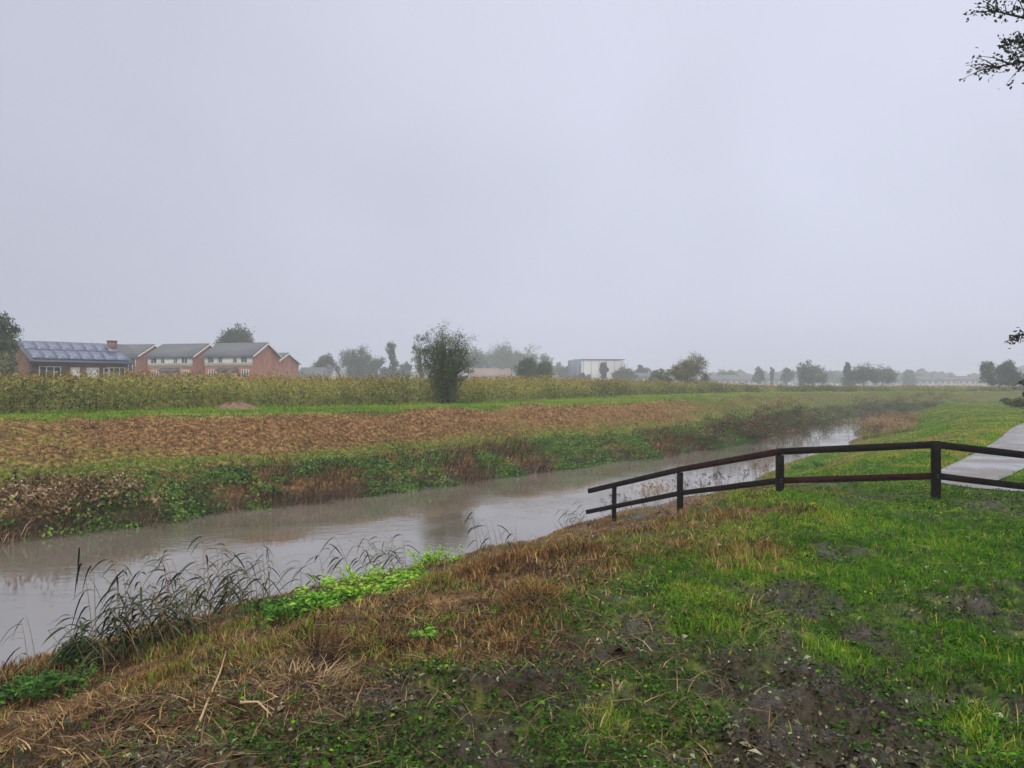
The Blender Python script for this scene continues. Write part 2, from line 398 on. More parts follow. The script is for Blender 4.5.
def path_material():
    m, nt, b = newmat('wet_tarmac')
    g = N(nt, 'ShaderNodeNewGeometry')
    no = N(nt, 'ShaderNodeTexNoise', Scale=60., Detail=3.); nt.links.new(g.outputs['Position'], no.inputs['Vector'])
    n2 = N(nt, 'ShaderNodeTexNoise', Scale=.7, Detail=5.); nt.links.new(g.outputs['Position'], n2.inputs['Vector'])
    r = ramp(nt, [(.3,(.05,.043,.040)),(.7,(.13,.115,.105))]); nt.links.new(no.outputs['Fac'], r.inputs[0]); nt.links.new(r.outputs[0], b.inputs['Base Color'])
    r2 = ramp(nt, [(.40,(.05,)*3),(.55,(.42,)*3)]); nt.links.new(n2.outputs['Fac'], r2.inputs[0]); nt.links.new(r2.outputs[0], b.inputs['Roughness'])
    b.inputs['IOR'].default_value = 1.6
    bu = N(nt, 'ShaderNodeBump', Strength=.25, Distance=.004); nt.links.new(no.outputs['Fac'], bu.inputs['Height']); nt.links.new(bu.outputs[0], b.inputs['Normal'])
    return m

# ------------------------------------------------------------------ ground (polar sheet to the horizon)
fw = np.arange(-54, 54.01, .3)
bk = np.arange(57, 304, 3.)
ANG = np.concatenate([fw, bk])
rad = [0.0, .5]
while rad[-1] < 900: rad.append(rad[-1]*1.0135+.004)
rad = np.array(rad[1:])
A_, R_ = np.meshgrid(R(1)*ANG, rad)
GX = (R_*np.sin(A_)).ravel(); GY = (R_*np.cos(A_)).ravel()
GZ, gdn, gdf, gins, gnear, gpd, gmud = terrain(GX, GY, True)
na = len(ANG); nr = len(rad)
lim = bank_limit(GX, GY)
brown = np.where(gnear, 1-sst(-.6, .6, gdn-lim), (1-sst(5.5, 6.2, gdf/(1+.38*(1-sst(-16, -7, GX)))+(fbm(GX, GY, .6, 3)-.5)*1.0)))
gds = gdf/(1+.38*(1-sst(-16, -7, GX)))
lowgreen = (~gnear)*np.maximum(sst(.52, .62, fbm(GX, GY, .35, 4))*(1-sst(1.6, 3.4, gdf)), .85*np.exp(-((gds-2.7)/.75)**2))
brown = np.clip(brown-lowgreen*.8, 0, 1)
brown = np.where(~gnear, brown*(1-.6*sst(40, 60, GY)), brown)
# yellowed mown patches on the far turf, near bank beyond the fence
brown = np.maximum(brown, gnear*sst(.5, .62, fbm(GX, GY, .45, 4))*sst(12, 16, GY)*(1-sst(40, 60, GY))*.7*sst(.6, 2, gpd))
brown = np.maximum(brown, (~gnear)*(gdf > 12)*.3)
mud_dark = np.where(gnear & (gdn > lim-.6), gmud*(1-sst(14, 20, GY)), 0)
mud_dark = np.maximum(mud_dark, gnear*(gdn <= lim-.3)*(1-sst(18, 26, GY))*(.35+.6*sst(.42, .6, fbm(GX, GY, 2.6, 3))))  # mud value here darkens ground under stubble, painting dark gaps between the stalks
mud_dark = np.where(gins, 1, mud_dark)
mud_dark = np.maximum(mud_dark, (1-sst(.05, .35, np.where(gnear, gdn, gdf))))
s = Soup()
i = np.arange(nr-1)[:, None]*na; k = np.arange(na)[None]; k2 = (k+1) % na
Fq = np.stack([i+k, i+na+k, i+na+k2, i+k2], -1).reshape(-1, 4)
s.add(np.stack([GX, GY, GZ], 1), Fq)
c0 = s.n
s.add([(0, 0, float(GZ[:na].mean()))], np.zeros((0, 3), int))
s.Fc = [Fq, np.array([(c0, q, (q+1) % na) for q in range(na)])]
ground = s.build('ground', ground_material(), smooth=True, extra={'brown': np.append(brown, 0), 'mud': np.append(mud_dark, .5)})
tag(ground, 'grassy and muddy river banks with flat fields beyond', 'ground', kind='structure')

# river surface: strip between the bank lines, tucked a little under each bank
s = Soup()
k = 16
nn = len(NP); mpts = min(len(NP), len(FP))
def resample(P, n):
    t = np.concatenate([[0], np.cumsum(np.linalg.norm(np.diff(P, axis=0), axis=1))]); t /= t[-1]
    # keep knot-wise correspondence by index
    q = np.linspace(0, len(P)-1, n); return np.stack([np.interp(q, np.arange(len(P)), P[:, j]) for j in (0, 1)], 1)
A1 = resample(NP, 220); B1 = resample(FP, 220); w = (B1-A1); wl = np.linalg.norm(w, axis=1)[:, None]
A2 = A1-w/wl*.8; B2 = B1+w/wl*.8
t = np.linspace(0, 1, k)[None, :, None]
G = A2[:, None]*(1-t)+B2[:, None]*t
V = np.concatenate([G, np.full(G.shape[:2]+(1,), WZ)], 2).reshape(-1, 3)
i = np.arange(219)[:, None]*k; j = np.arange(k-1)[None]
s.add(V, np.stack([i+j, i+k+j, i+k+j+1, i+j+1], -1).reshape(-1, 4)[:, ::-1])
river = s.build('river', water_material(), smooth=True)
tag(river, 'brown silty river reflecting the grey sky', 'river', kind='structure')

# footpath sheet
s = Soup()
d = np.gradient(path_main, axis=0); d /= np.linalg.norm(d, axis=1)[:, None]; nrm = np.stack([d[:, 1], -d[:, 0]], 1)
PA = []
for i in range(len(path_main)):
    for t in np.linspace(-1, 1, 7):
        e = 1+.10*(fbm(i*.9, t*3, 1, 2)-.5) if abs(t) == 1 else 1
        p = path_main[i]+nrm[i]*path_w[i]*t*e
        PA.append((p[0], p[1]))
PA = np.array(PA); zz = terrain(PA[:, 0], PA[:, 1])
zc = np.repeat(zz.reshape(-1, 7).mean(1), 7)
zt = np.maximum(zz, zc)+.028+.012*(1-np.tile(np.linspace(-1, 1, 7)**2, len(path_main)))
i = np.arange(len(path_main)-1)[:, None]*7; j = np.arange(6)[None]
s.add(np.column_stack([PA, zt]), np.stack([i+j, i+7+j, i+8+j, i+j+1], -1).reshape(-1, 4))
fp = s.build('footpath', path_material(), smooth=True)
tag(fp, 'wet grey tarmac footpath curving along the bank behind the fence', 'footpath', kind='structure')

# ------------------------------------------------------------------ scatter
def polar(n, r0, r1, a0, a1, p=1.0):
    """p = 1: density ~ 1/r^2"""
    u = rs.rand(n)
    if p == 1.0: r = r0*(r1/r0)**u
    else:
        e = 2-p if p != 2 else 1e-6
        q = 2-2*p if p != 1 else 0
        q = 2-p*2
        r = (r0**q+u*(r1**q-r0**q))**(1/q)
    a = rs.uniform(R(a0), R(a1), n)
    return r*np.sin(a), r*np.cos(a), r
def stuffobj(s, name, mat, label, cat):
    o = s.build(name, mat); return tag(o, label, cat, kind='stuff')

# near turf
x, y, r = polar(900000, 2.2, 75, -48, 48, 1.0)
z, dn, df, ins, near, pd, mud = terrain(x, y, True)
lim = bank_limit(x, y)
cl = fbm(x, y, 6., 3)
keep = near & ~ins & (dn > .25) & (pd > .02-.22*rs.rand(len(x))**2) & (rs.rand(len(x)) < np.clip((1-mud*1.15)*1.0*sst(.38, .62, cl+.2*(1-mud)), .10, 1)) & (dn > lim-rs.rand(len(x))*1.2)
keep &= (rs.rand(len(x)) < .25+.75*sst(3, 5.5, r))
x, y, z, r, mud, dn, pd = [q[keep] for q in (x, y, z, r, mud, dn, pd)]
tall = bsum(grass_blobs, x, y)*(1-sst(20, 30, r))
yel = sst(.48, .66, fbm(x, y, .5, 3))
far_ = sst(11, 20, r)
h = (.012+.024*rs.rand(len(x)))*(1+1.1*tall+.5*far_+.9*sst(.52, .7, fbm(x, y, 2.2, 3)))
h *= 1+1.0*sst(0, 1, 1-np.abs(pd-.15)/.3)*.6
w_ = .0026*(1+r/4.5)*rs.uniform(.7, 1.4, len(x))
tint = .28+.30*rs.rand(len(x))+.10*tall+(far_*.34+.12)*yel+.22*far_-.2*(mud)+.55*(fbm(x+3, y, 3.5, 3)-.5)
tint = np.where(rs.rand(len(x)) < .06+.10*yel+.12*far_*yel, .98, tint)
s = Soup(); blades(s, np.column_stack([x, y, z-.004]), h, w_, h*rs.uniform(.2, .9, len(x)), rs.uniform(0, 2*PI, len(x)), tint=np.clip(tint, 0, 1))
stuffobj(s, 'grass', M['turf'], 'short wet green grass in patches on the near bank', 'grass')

# little broad-leaved weeds in the turf
x, y, r = polar(220000, 2.2, 22, -48, 48, 1.0)
z, dn, df, ins, near, pd, mud = terrain(x, y, True)
keep = near & (dn > bank_limit(x, y)-1.6*rs.rand(len(x))**2) & (pd > .2) & (fbm(x+5, y, 3.1, 3) > .47) & (rs.rand(len(x)) < 1-.6*mud)
x, y, z, r, mud = [q[keep] for q in (x, y, z, r, mud)]
n = len(x)
nr_ = np.column_stack([rs.normal(0, .45, n), rs.normal(0, .45, n), np.ones(n)])
L = rs.uniform(.009, .026, n)*(1+r/14)
s = Soup(); leaves(s, np.column_stack([x, y, z+rs.uniform(.008, .045, n)]), L, L*.7, nr_, np.clip(.06+.42*rs.rand(n)-.18*mud+(rs.rand(n) < .04)*.4, 0, 1))
stuffobj(s, 'low_weeds', M['turf'], 'small broad leaved weeds scattered through the turf', 'ground cover')

# fallen leaves
x, y, r = polar(115000, 2.2, 14, -48, 48, 1.0)
z, dn, df, ins, near, pd, mud = terrain(x, y, True)
keep = near & (dn > 4.2) & (pd > 0) & (rs.rand(len(x)) < .3+.5*sst(.4, .62, fbm(x+60, y, 1.7, 3)))
x, y, z, r = [q[keep] for q in (x, y, z, r)]; n = len(x)
nr_ = np.column_stack([rs.normal(0, .35, n), rs.normal(0, .35, n), np.ones(n)])
L = rs.uniform(.010, .036, n)*(1+1.0*(rs.rand(n) < .10))
s = Soup(); leaves(s, np.column_stack([x, y, z+rs.uniform(.002, .02, n)]), L, L*rs.uniform(.35, .8, n), nr_, rs.rand(n)**2.4, fold=.2)
stuffobj(s, 'fallen_leaves', M['litter'], 'wet fallen leaves trodden into the dark mud', 'leaf litter')

# twigs and trash of cut stalks in the foreground mud
x, y, r = polar(26000, 2.3, 12, -48, 20, 1.0)
z, dn, df, ins, near, pd, mud = terrain(x, y, True); lim = bank_limit(x, y)
keep = near & (dn > 1) & (rs.rand(len(x)) < np.clip(.8-(dn-lim)*.5, 0.04, .8)*(.25+.75*sst(2.6, 5, r)))
x, y, z, r = [q[keep] for q in (x, y, z, r)]; n = len(x)
s = Soup(); L = rs.uniform(.05, .26, n)
blades(s, np.column_stack([x, y, z+.008]), rs.uniform(.004, .07, n), rs.uniform(.003, .008, n), L, rs.uniform(0, 2*PI, n), tint=np.clip(rs.normal(.55, .25, n), 0, 1)*.9, faceaz=None)
stuffobj(s, 'cut_stalks', M['dead'], 'loose cut stalks lying over the mud and stubble', 'plant debris')

# flattened mats of dead reed over the near slope
x, y, r = polar(60000, 2.3, 26, -50, 22, 1.0)
z, dn, df, ins, near, pd, mud = terrain(x, y, True); lim = bank_limit(x, y)
keep = near & ~ins & (dn > .1) & (dn < lim+.6*rs.normal(size=len(x))) & (fbm(x+11, y+4, 1.4, 3) > .5) & (rs.rand(len(x)) < .12+.88*sst(3.4, 6, r))
x, y, z, r = [q[keep] for q in (x, y, z, r)]; n = len(x)
s = Soup(); az = fbm(x, y, .8, 2)*9+rs.normal(0, .7, n)
blades(s, np.column_stack([x, y, z+rs.uniform(.005, .05, n)]), rs.uniform(-.015, .035, n), .0035*(1+r/7)*rs.uniform(.6, 1.5, n), rs.uniform(.05, .2, n), az, tint=np.clip(rs.normal(.44, .22, n), 0, 1), faceaz=az+PI/2)
stuffobj(s, 'reed_litter', M['dead'], 'flattened wet mats of dead reed over the near slope', 'plant debris')

# standing reed stubble on the near slope
x, y, r = polar(480000, 2.3, 30, -50, 24, 1.0)
z, dn, df, ins, near, pd, mud = terrain(x, y, True); lim = bank_limit(x, y)
pat = fbm(x, y, 2.6, 3)
lim = lim-.9*(1-sst(3.0, 4.6, r))
keep = near & ~ins & (dn > .35) & (dn < lim+rs.normal(0, .35, len(x))) & (rs.rand(len(x)) < sst(.3, .5, pat)+.12)
x, y, z, r, dn, pat = [q[keep] for q in (x, y, z, r, dn, pat)]; n = len(x)
h = rs.uniform(.02, .11, n)*(.45+1.0*sst(.35, .65, fbm(x, y, 1.1, 3)))*(1-.45*sst(8, 14, r))*(.45+.55*sst(2.5, 6, r))
ti = np.clip(rs.normal(.42, .2, n)+(fbm(x, y, .9, 3)-.5)*.8+(fbm(x, y, 4., 2)-.5)*.5, 0, .93); gr = (fbm(x+3, y+8, 1.3, 3) > .6) & (rs.rand(n) < .35); ti[gr] = 1.
s = Soup(); blades(s, np.column_stack([x, y, z-.01]), h, .0042*(1+r/7)*rs.uniform(.6, 1.3, n), h*rs.uniform(.05, .8, n), rs.uniform(0, 2*PI, n), tint=ti)
q_ = rs.rand(n) < .04*sst(2.5, 6, r)*(1-sst(9, 16, r))+.008; m_ = int(q_.sum())
blades(s, np.column_stack([x, y, z-.01])[q_], rs.uniform(.04, .13, m_)*(.5+.5*sst(3, 7, r[q_])), rs.uniform(.005, .009, m_), rs.uniform(.0, .13, m_), rs.uniform(0, 2*PI, m_), tint=rs.uniform(.5, .93, m_))
stuffobj(s, 'reed_stubble', M['straw'], 'brown cut reed stubble standing on the near slope', 'stubble')

# far side: cut brown slope
x, y, r = polar(400000, 17, 110, -40, 40, .75)
z, dn, df, ins, near, pd, mud = terrain(x, y, True)
dfs = df/(1+.38*(1-sst(-16, -7, x)))
keep = ~near & ~ins & (dfs < 6.3+.5*rs.rand(len(x))) & (dfs > .5)
x, y, z, r, df, dfs = [q[keep] for q in (x, y, z, r, df, dfs)]; n = len(x)
al = x*.64+y*.77
ti = np.clip(rs.normal(.50, .22, n)+.20*sst(-4, 18, x)-.12*(1-sst(-16, -4, x))+.16*sst(4.9, 5.6, dfs)-.10*np.exp(-((dfs-3.7)/.7)**2)+(fbm(x, y, .22, 3)-.5)*1.0+(fbm(x, y, .6, 4)-.5)*.9+(fbm(al*.3, dfs*1.7, 1.5, 4)-.5)*1.3+(fbm(x, y, 3., 2)-.5)*.7-.18*(dfs < 2.6), 0, .93)
grn = sst(.45, .58, fbm(x+30, y, .35, 3)-.10*sst(3, 5, dfs)+.13*sst(42, 62, y)+.24*np.exp(-((dfs-2.6-.4*fbm(x, y, .2, 2))/.7)**2)-.07*np.exp(-((dfs-4.3)/.9)**2)); ti = np.where(rs.rand(n) < grn*.9, 1., ti)
h = rs.uniform(.04, .14, n)
s = Soup(); blades(s, np.column_stack([x, y, z-.02]), h, .010*(1+r/26)*rs.uniform(.5, 1.3, n), rs.uniform(.04, .24, n), rs.uniform(0, 2*PI, n), tint=ti)
stuffobj(s, 'cut_bank_vegetation', M['straw'], 'dry brown mown vegetation covering the far river slope', 'bank vegetation')

# far side: green berm
x, y, r = polar(330000, 22, 170, -40, 40, .8)
z, dn, df, ins, near, pd, mud = terrain(x, y, True)
dfs = df/(1+.38*(1-sst(-16, -7, x)))
keep = ~near & ~ins & (dfs > 5.55+rs.rand(len(x))*.7) & (df < 16)
x, y, z, r, df = [q[keep] for q in (x, y, z, r, df)]; n = len(x)
ti = np.clip(.68+rs.normal(0, .1, n)+(fbm(x, y, .35, 3)-.5)*.6+.1*sst(0, 20, x), 0, .95); ti = np.where(rs.rand(n) < .10, .99, ti)
h = rs.uniform(.03, .10, n)*(1+1.2*sst(12, 14, df))
s = Soup(); blades(s, np.column_stack([x, y, z-.01]), h, .014*(1+r/30), h*.7, rs.uniform(0, 2*PI, n), tint=ti)
stuffobj(s, 'berm_grass', M['turf'], 'bright green mown grass strip along the far bank top', 'grass')

# far side water's edge: leafy cover and dead stalk heaps
def edge_cover():
    # walk along the far line
    P = FP; d = np.gradient(P, axis=0); d /= np.linalg.norm(d, axis=1)[:, None]; nL = np.stack([-d[:, 1], d[:, 0]], 1)
    seg = np.linalg.norm(np.diff(P, axis=0), axis=1); cum = np.concatenate([[0], np.cumsum(seg)])
    dist = np.hypot(P[:, 0], P[:, 1])
    m = (P[:, 1] > 8) & (dist < 110)
    t0, t1 = cum[m].min(), cum[m].max()
    sg, sd = Soup(), Soup()
    n = 5600
    T = rs.uniform(t0, t1, n)
    # denser nearer the camera
    X = np.interp(T, cum, P[:, 0]); Y = np.interp(T, cum, P[:, 1]); NX = np.interp(T, cum, nL[:, 0]); NY = np.interp(T, cum, nL[:, 1])
    keep = rs.rand(n) < np.clip(40/np.hypot(X, Y), .25, 1); T, X, Y, NX, NY = [q[keep] for q in (T, X, Y, NX, NY)]
    n = len(T)
    lt = 1+.38*(1-sst(-16, -7, X))
    D_ = (-.25+(1.5+1.6*fbm(X, Y, .5, 2))*rs.rand(n)**1.4)*lt
    cx = X+NX*D_; cy = Y+NY*D_; cz = terrain(cx, cy)
    cz = np.maximum(cz, WZ)
    typ = fbm(cx, cy, .55, 3)+.16*(rs.rand(n)-.5)
    left = cx < -10.3
    grn = (typ > .49) & ~(left & (rs.rand(n) < .8))
    big = rs.uniform(.12, .36, n)*np.where(D_ < 1.3, 1.1, .6)
    for c in np.where(grn)[0]:
        pass
    gi = np.where(grn & ((D_ < 2.1) | (rs.rand(n) < .45)))[0]; q = 42
    P3 = np.repeat(np.column_stack([cx, cy, cz])[gi], q, 0); S3 = np.repeat(big[gi], q)
    off = rs.normal(size=(len(P3), 3))*np.array([.75, .75, .5]); off[:, 2] = np.abs(off[:, 2])
    P3 = P3+off*S3[:, None]; P3[:, 2] = np.maximum(P3[:, 2], WZ+.01)
    nn_ = off+np.array([0, -.3, .6])+rs.normal(0, .35, off.shape)
    ti = np.repeat(np.clip(rs.normal(.46, .22, len(gi)), 0, 1), q)+rs.normal(0, .17, len(P3))
    leaves(sg, P3, rs.uniform(.04, .115, len(P3)), rs.uniform(.035, .08, len(P3)), nn_, np.clip(ti, 0, 1))
    di = np.where(~grn)[0]; q = 16
    P3 = np.repeat(np.column_stack([cx, cy, cz])[di], q, 0)+rs.normal(0, .22, (len(di)*q, 3))*[1, 1, .3]
    P3[:, 2] = np.maximum(P3[:, 2], WZ-.03)
    m_ = len(P3); h = rs.uniform(.08, .42, m_)
    # stalks flop down towards the water
    az = np.arctan2(-np.repeat(NY[di], q), -np.repeat(NX[di], q))+rs.normal(0, .9, m_)
    blades(sd, P3, h, rs.uniform(.01, .028, m_), h*rs.uniform(.3, 1.5, m_), az, tint=np.clip(rs.normal(.42, .2, m_)+(np.repeat(left[di], q))*.12, 0, 1))
    stuffobj(sg, 'bank_ground_cover', M['ivy'], 'dark green leafy growth hanging over the far waterline', 'ground cover')
    stuffobj(sd, 'dead_bank_stalks', M['dead'], 'flattened dead brown stalks at the edge of the far bank', 'plant debris')
edge_cover()

# tall weed field behind the berm
def weeds():
    s = Soup()
    # coarse dark mass under the canopy
    x, y, r = polar(64000, 24, 190, -42, 40, .55)
    dn, df, ins, near = water_info(x, y)
    fr = 13.2+(fbm(x, y, .5, 3)-.5)*2.6+.02*np.maximum(y-40, 0)
    keep = ~near & ~ins & (df > fr) & (df < 60)
    # front rows are what shows; thin the rest
    keep &= rs.rand(len(x)) < np.where(df < fr+3.5, 1, .33)
    x, y, r, df, fr = [q[keep] for q in (x, y, r, df, fr)]; n = len(x)
    H = 1.62+(fbm(x, y, .35, 3)-.5)*.75-.5*sst(-2, 60, x)-.62*sst(70, 150, y)*sst(0, 40, x)
    H *= sst(-.6, 1.5, df-fr)*.5+.5
    z0 = np.full(n, .5)
    q = 24
    Z = np.repeat(z0, q); Hh = np.repeat(H, q)
    u = rs.rand(n*q)**.75
    sc = (1+np.repeat(r, q)/90)
    P = np.column_stack([np.repeat(x, q)+rs.normal(0, .26, n*q), np.repeat(y, q)+rs.normal(0, .26, n*q), Z+Hh*u*rs.uniform(.86, 1.08, n*q)])
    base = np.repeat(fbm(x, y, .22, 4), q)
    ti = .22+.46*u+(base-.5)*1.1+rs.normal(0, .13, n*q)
    pinky = (u > .82) & (rs.rand(n*q) < .5)
    ti = np.where(pinky, rs.uniform(.8, 1, n*q), np.clip(ti, 0, .76))
    greener = np.repeat(sst(-5, 20, x), q); ti = ti-.16*greener*(~pinky)
    L = rs.uniform(.045, .12, n*q)*sc
    leaves(s, P, L, L*.5, rs.normal(size=(n*q, 3))+[0, -.4, .5], np.clip(ti, 0, 1))
    # stems with seed heads
    m = np.arange(n); H2 = H*rs.uniform(.9, 1.16, n)
    blades(s, np.column_stack([x, y, z0]), H2, .009*(1+r/70), rs.uniform(0, .5, n), rs.uniform(0, 2*PI, n), tint=rs.choice([.3, .5, .6, .9, .97], n))
    stuffobj(s, 'tall_weeds', M['weed'], 'belt of tall olive and rusty weeds behind the far grass strip', 'weeds')
    # matted growth inside the belt, so nobody looks through it
    s = Soup()
    gx = np.arange(-130, 190, 1.2); gy = np.arange(10, 190, 1.2); XX, YY = np.meshgrid(gx, gy)
    sh = XX.shape
    dn, df, ins, near = water_info(XX, YY); df = df.reshape(sh); near = near.reshape(sh) | ins.reshape(sh)
    fr = 13.9+(fbm(XX, YY, .5, 3)-.5)*2.6+.02*np.maximum(YY-40, 0)
    H = 1.3+(fbm(XX, YY, .35, 3)-.5)*.75-.5*sst(-2, 60, XX)-.62*sst(70, 150, YY)*sst(0, 40, XX)+(fbm(XX, YY, 1.5, 2)-.5)*.5
    ZZ = np.where(near, .2, .35+H*sst(.9, 3.2, df-fr)*(1-sst(56, 60, df)))
    ok = (~near) & (df > fr-.5) & (df < 62)
    idx = np.arange(XX.size).reshape(sh)
    o4 = ok[:-1, :-1] & ok[1:, :-1] & ok[:-1, 1:] & ok[1:, 1:]
    Fq = np.stack([idx[:-1, :-1], idx[:-1, 1:], idx[1:, 1:], idx[1:, :-1]], -1)[o4]
    us = np.unique(Fq); mp = np.zeros(XX.size, int); mp[us] = np.arange(len(us))
    V = np.column_stack([XX.ravel(), YY.ravel(), ZZ.ravel()])[us]
    s.add(V, mp[Fq], .2+.35*fbm(V[:, 0], V[:, 1], 1.1, 2))
    mm = tinted('weed_mat', [(0,(.03,.035,.01)),(.5,(.12,.12,.03)),(1,(.2,.17,.05))], .9, .1, (3., .5))
    stuffobj(s, 'weed_thicket', mm, 'dense olive undergrowth filling the weed belt', 'undergrowth')
weeds()

# ------------------------------------------------------------------ timber fence
def gz(x, y): return float(terrain(np.array([x]), np.array([y]))[0])
_RH = np.geomspace(1.8, 140, 1400)
def hit(u, v, far=False):
    """where the sight line through a photo pixel meets the banks"""
    x = (u-512)/F*_RH; zr = CAMZ-(v-384)/F*_RH; zg = np.maximum(terrain(x, _RH), WZ)
    i = int(np.argmax(zg >= zr)) if (zg >= zr).any() else len(_RH)-1
    return x[i], _RH[i]
fence = empty('timber_fence', (6.15, 10.8, gz(6.15, 10.8)), 0, 'dark creosoted post and rail timber fence stepping down to the river', 'fence')
FO = np.array(fence.location)
def at(u, v, D): return np.array([(u-512)/F*D, D, CAMZ-(v-384)/F*D])
pts = {'e': (589, 491, 16.1), 'p0': (614, 484.5, 15.6), 'p1': (680, 469.5, 14.3), 'p2': (780, 451.5, 11.7), 'p3': (936, 444.5, 10.8)}
top = {k_: at(*v_) for k_, v_ in pts.items()}
top['r'] = at(1024, 455.0, 10.75); dirv = (top['r']-top['p3']); top['p4'] = top['p3']+dirv*(2.15/1.27); top['p5'] = top['p4']+dirv*1.5+np.array([0, -.5, 0])
low = {k_: v_-np.array([0, 0, .455]) for k_, v_ in top.items()}
low['e'] = at(587, 512, 16.1)
seq = ['e', 'p1', 'p2', 'p3', 'p4', 'p5']
def part(s, name, mat): return s.build(name, mat, fence)
def sh(p): return np.array(p)-FO
for nm in ['p0', 'p1', 'p2', 'p3', 'p4', 'p5']:
    t_ = top[nm]; g0 = gz(t_[0], t_[1]); s = Soup()
    w_ = .105 if nm != 'p0' else .085
    topz = t_[2]-.058 if nm not in ('p3',) else t_[2]+.052
    beam(s, sh((t_[0], t_[1], g0-.3)), sh((t_[0]+rs.normal(0, .006), t_[1], topz)), w_, w_, .3, .012)
    part(s, 'post', M['timber'])
def rail(a, b, h, name, mat, inset=.0, tail=False):
    d = b-a; d /= np.linalg.norm(d); s = Soup(); beam(s, sh(a+d*inset), sh(b-d*(0 if tail else inset)), .075, h, .4, .01); part(s, name, mat)
for a, b in zip(seq[:-1], seq[1:]):
    ga, gb = (.056 if a == 'p3' else .003), (.056 if b == 'p3' else .003)
    A, B = top[a], top[b]; d = (B-A)/np.linalg.norm(B-A)
    s = Soup(); beam(s, sh(A+d*ga), sh(B-d*gb), .085, .102, .4, .012)
    part(s, 'top_rail', M['timber_red'] if a in ('p1',) else M['timber'])
    A, B = low[a], low[b]; d = (B-A)/np.linalg.norm(B-A)
    ia = .0 if a == 'e' else .055
    s = Soup(); beam(s, sh(A+d*ia), sh(B-d*.055), .065, .095, .4, .012)
    part(s, 'lower_rail', M['timber_red'] if a in ('p2',) else M['timber'])

# bolts where the rails meet the posts
for nm in ['p1', 'p2', 'p3']:
    for tt, dz in ((low[nm], 0.02), (low[nm], -.02)):
        s = Soup(); tube(s, [sh(tt+[0, -.058, dz]), sh(tt+[0, -.05, dz])], .009, 8, .2); s.build('bolt', M['metal_dark'], fence)
# ------------------------------------------------------------------ trees
def tree(name, label, u, D, topv, wpx, mat='leaf_mid', shape='round', n=2600, leaf=None, th=.12, dens=2.6, z0=.5, cat='tree', group=None, seed=0, aspect=None):
    rg = np.random.RandomState(100+seed+int(u))
    X = px(u, D); H = CAMZ+(384-topv)/F*D-z0; W = wpx/F*D
    root = empty(name, (X, D, z0), rg.uniform(0, 6.28), label, cat, group)
    tr = Soup(); cr = Soup()
    a = np.array([W/2, W/2, H*(1-th)/2]); cz = H*th+a[2]
    if leaf is None: leaf = max(.12, D/F*1.3)
    nl = {'round': 12, 'irreg': 18, 'col': 12, 'dome': 16, 'spire': 14}[shape]
    lob = []
    for i in range(nl):
        d = rg.normal(size=3); d /= np.linalg.norm(d)
        f = rg.uniform(.35, .72)
        c = d*a*f; rr = rg.uniform(.3, .48)*min(a[0], a[2]*1.2)
        if shape == 'dome': c[2] = abs(c[2])*.9-.25*a[2]; rr *= 1.15
        if shape == 'irreg': rr *= rg.uniform(.55, 1.0); c = d*a*rg.uniform(.3, .85)
        if shape == 'spire': t = i/(nl-1); c = np.array([rg.normal(0, .12)*a[0], rg.normal(0, .12)*a[0], (-.85+1.7*t)*a[2]]); rr = a[0]*(.95-.75*t)+.1
        if shape == 'col': t = i/(nl-1); c = np.array([rg.normal(0, .22)*a[0], rg.normal(0, .22)*a[0], (-.85+1.65*t)*a[2]]); rr = a[0]*rg.uniform(.5, .85)
        lob.append((c, rr, rg.uniform(-.15, .15)))
    n = int(n*dens); per = n//nl; LV = []
    hh = [H*.5, H*.95]
    tube(tr, [(0, 0, -.3), (rg.normal(0, .04)*W, 0, H*.3), (rg.normal(0, .05)*W, rg.normal(0, .05)*W, H*.78)], [H*.028, H*.02, H*.008], 7, .4)
    for c, rr, tt in lob:
        cw = c+np.array([0, 0, cz])
        st = np.array([0, 0, min(cw[2]*.6, H*.5)])
        mid = (st+cw)/2+rg.normal(0, .05, 3)*W; mid[2] -= .03*H
        tube(tr, [st, mid, cw], [H*.012, H*.008, H*.003], 5, .5)
        # clumps on the lobe
        k_ = max(6, per//26)
        cd = rg.normal(size=(k_, 3)); cd /= np.linalg.norm(cd, axis=1)[:, None]
        cc = cw+cd*rr*rg.uniform(.35, 1.02, (k_, 1))
        q = max(8, per//k_)
        P = np.repeat(cc, q, 0)+rg.normal(size=(k_*q, 3))*rr*.20
        P[:, 2] = np.maximum(P[:, 2], .15)
        # drop some clumps of leaves for gaps
        ti = np.clip(.5+tt+np.repeat(rg.normal(0, .14, k_), q)+rg.normal(0, .14, k_*q), 0, 1)
        L = leaf*rg.uniform(.6, 1.25, len(P))
        LV.append((P, L, ti))
    P = np.concatenate([q_[0] for q_ in LV]); L = np.concatenate([q_[1] for q_ in LV]); ti = np.concatenate([q_[2] for q_ in LV])
    P[:, 2] = P[:, 2]*(H-.1)/np.percentile(P[:, 2], 99.7)
    P[:, :2] *= (W/2)/np.percentile(np.hypot(P[:, 0], P[:, 1]), 98.5)
    leaves(cr, P, L, L*.8, rg.normal(size=P.shape)+[0, 0, .5], ti)
    tr.build('trunk', M['bark'], root, smooth=True)
    cr.build('crown', M[mat], root)
    return root

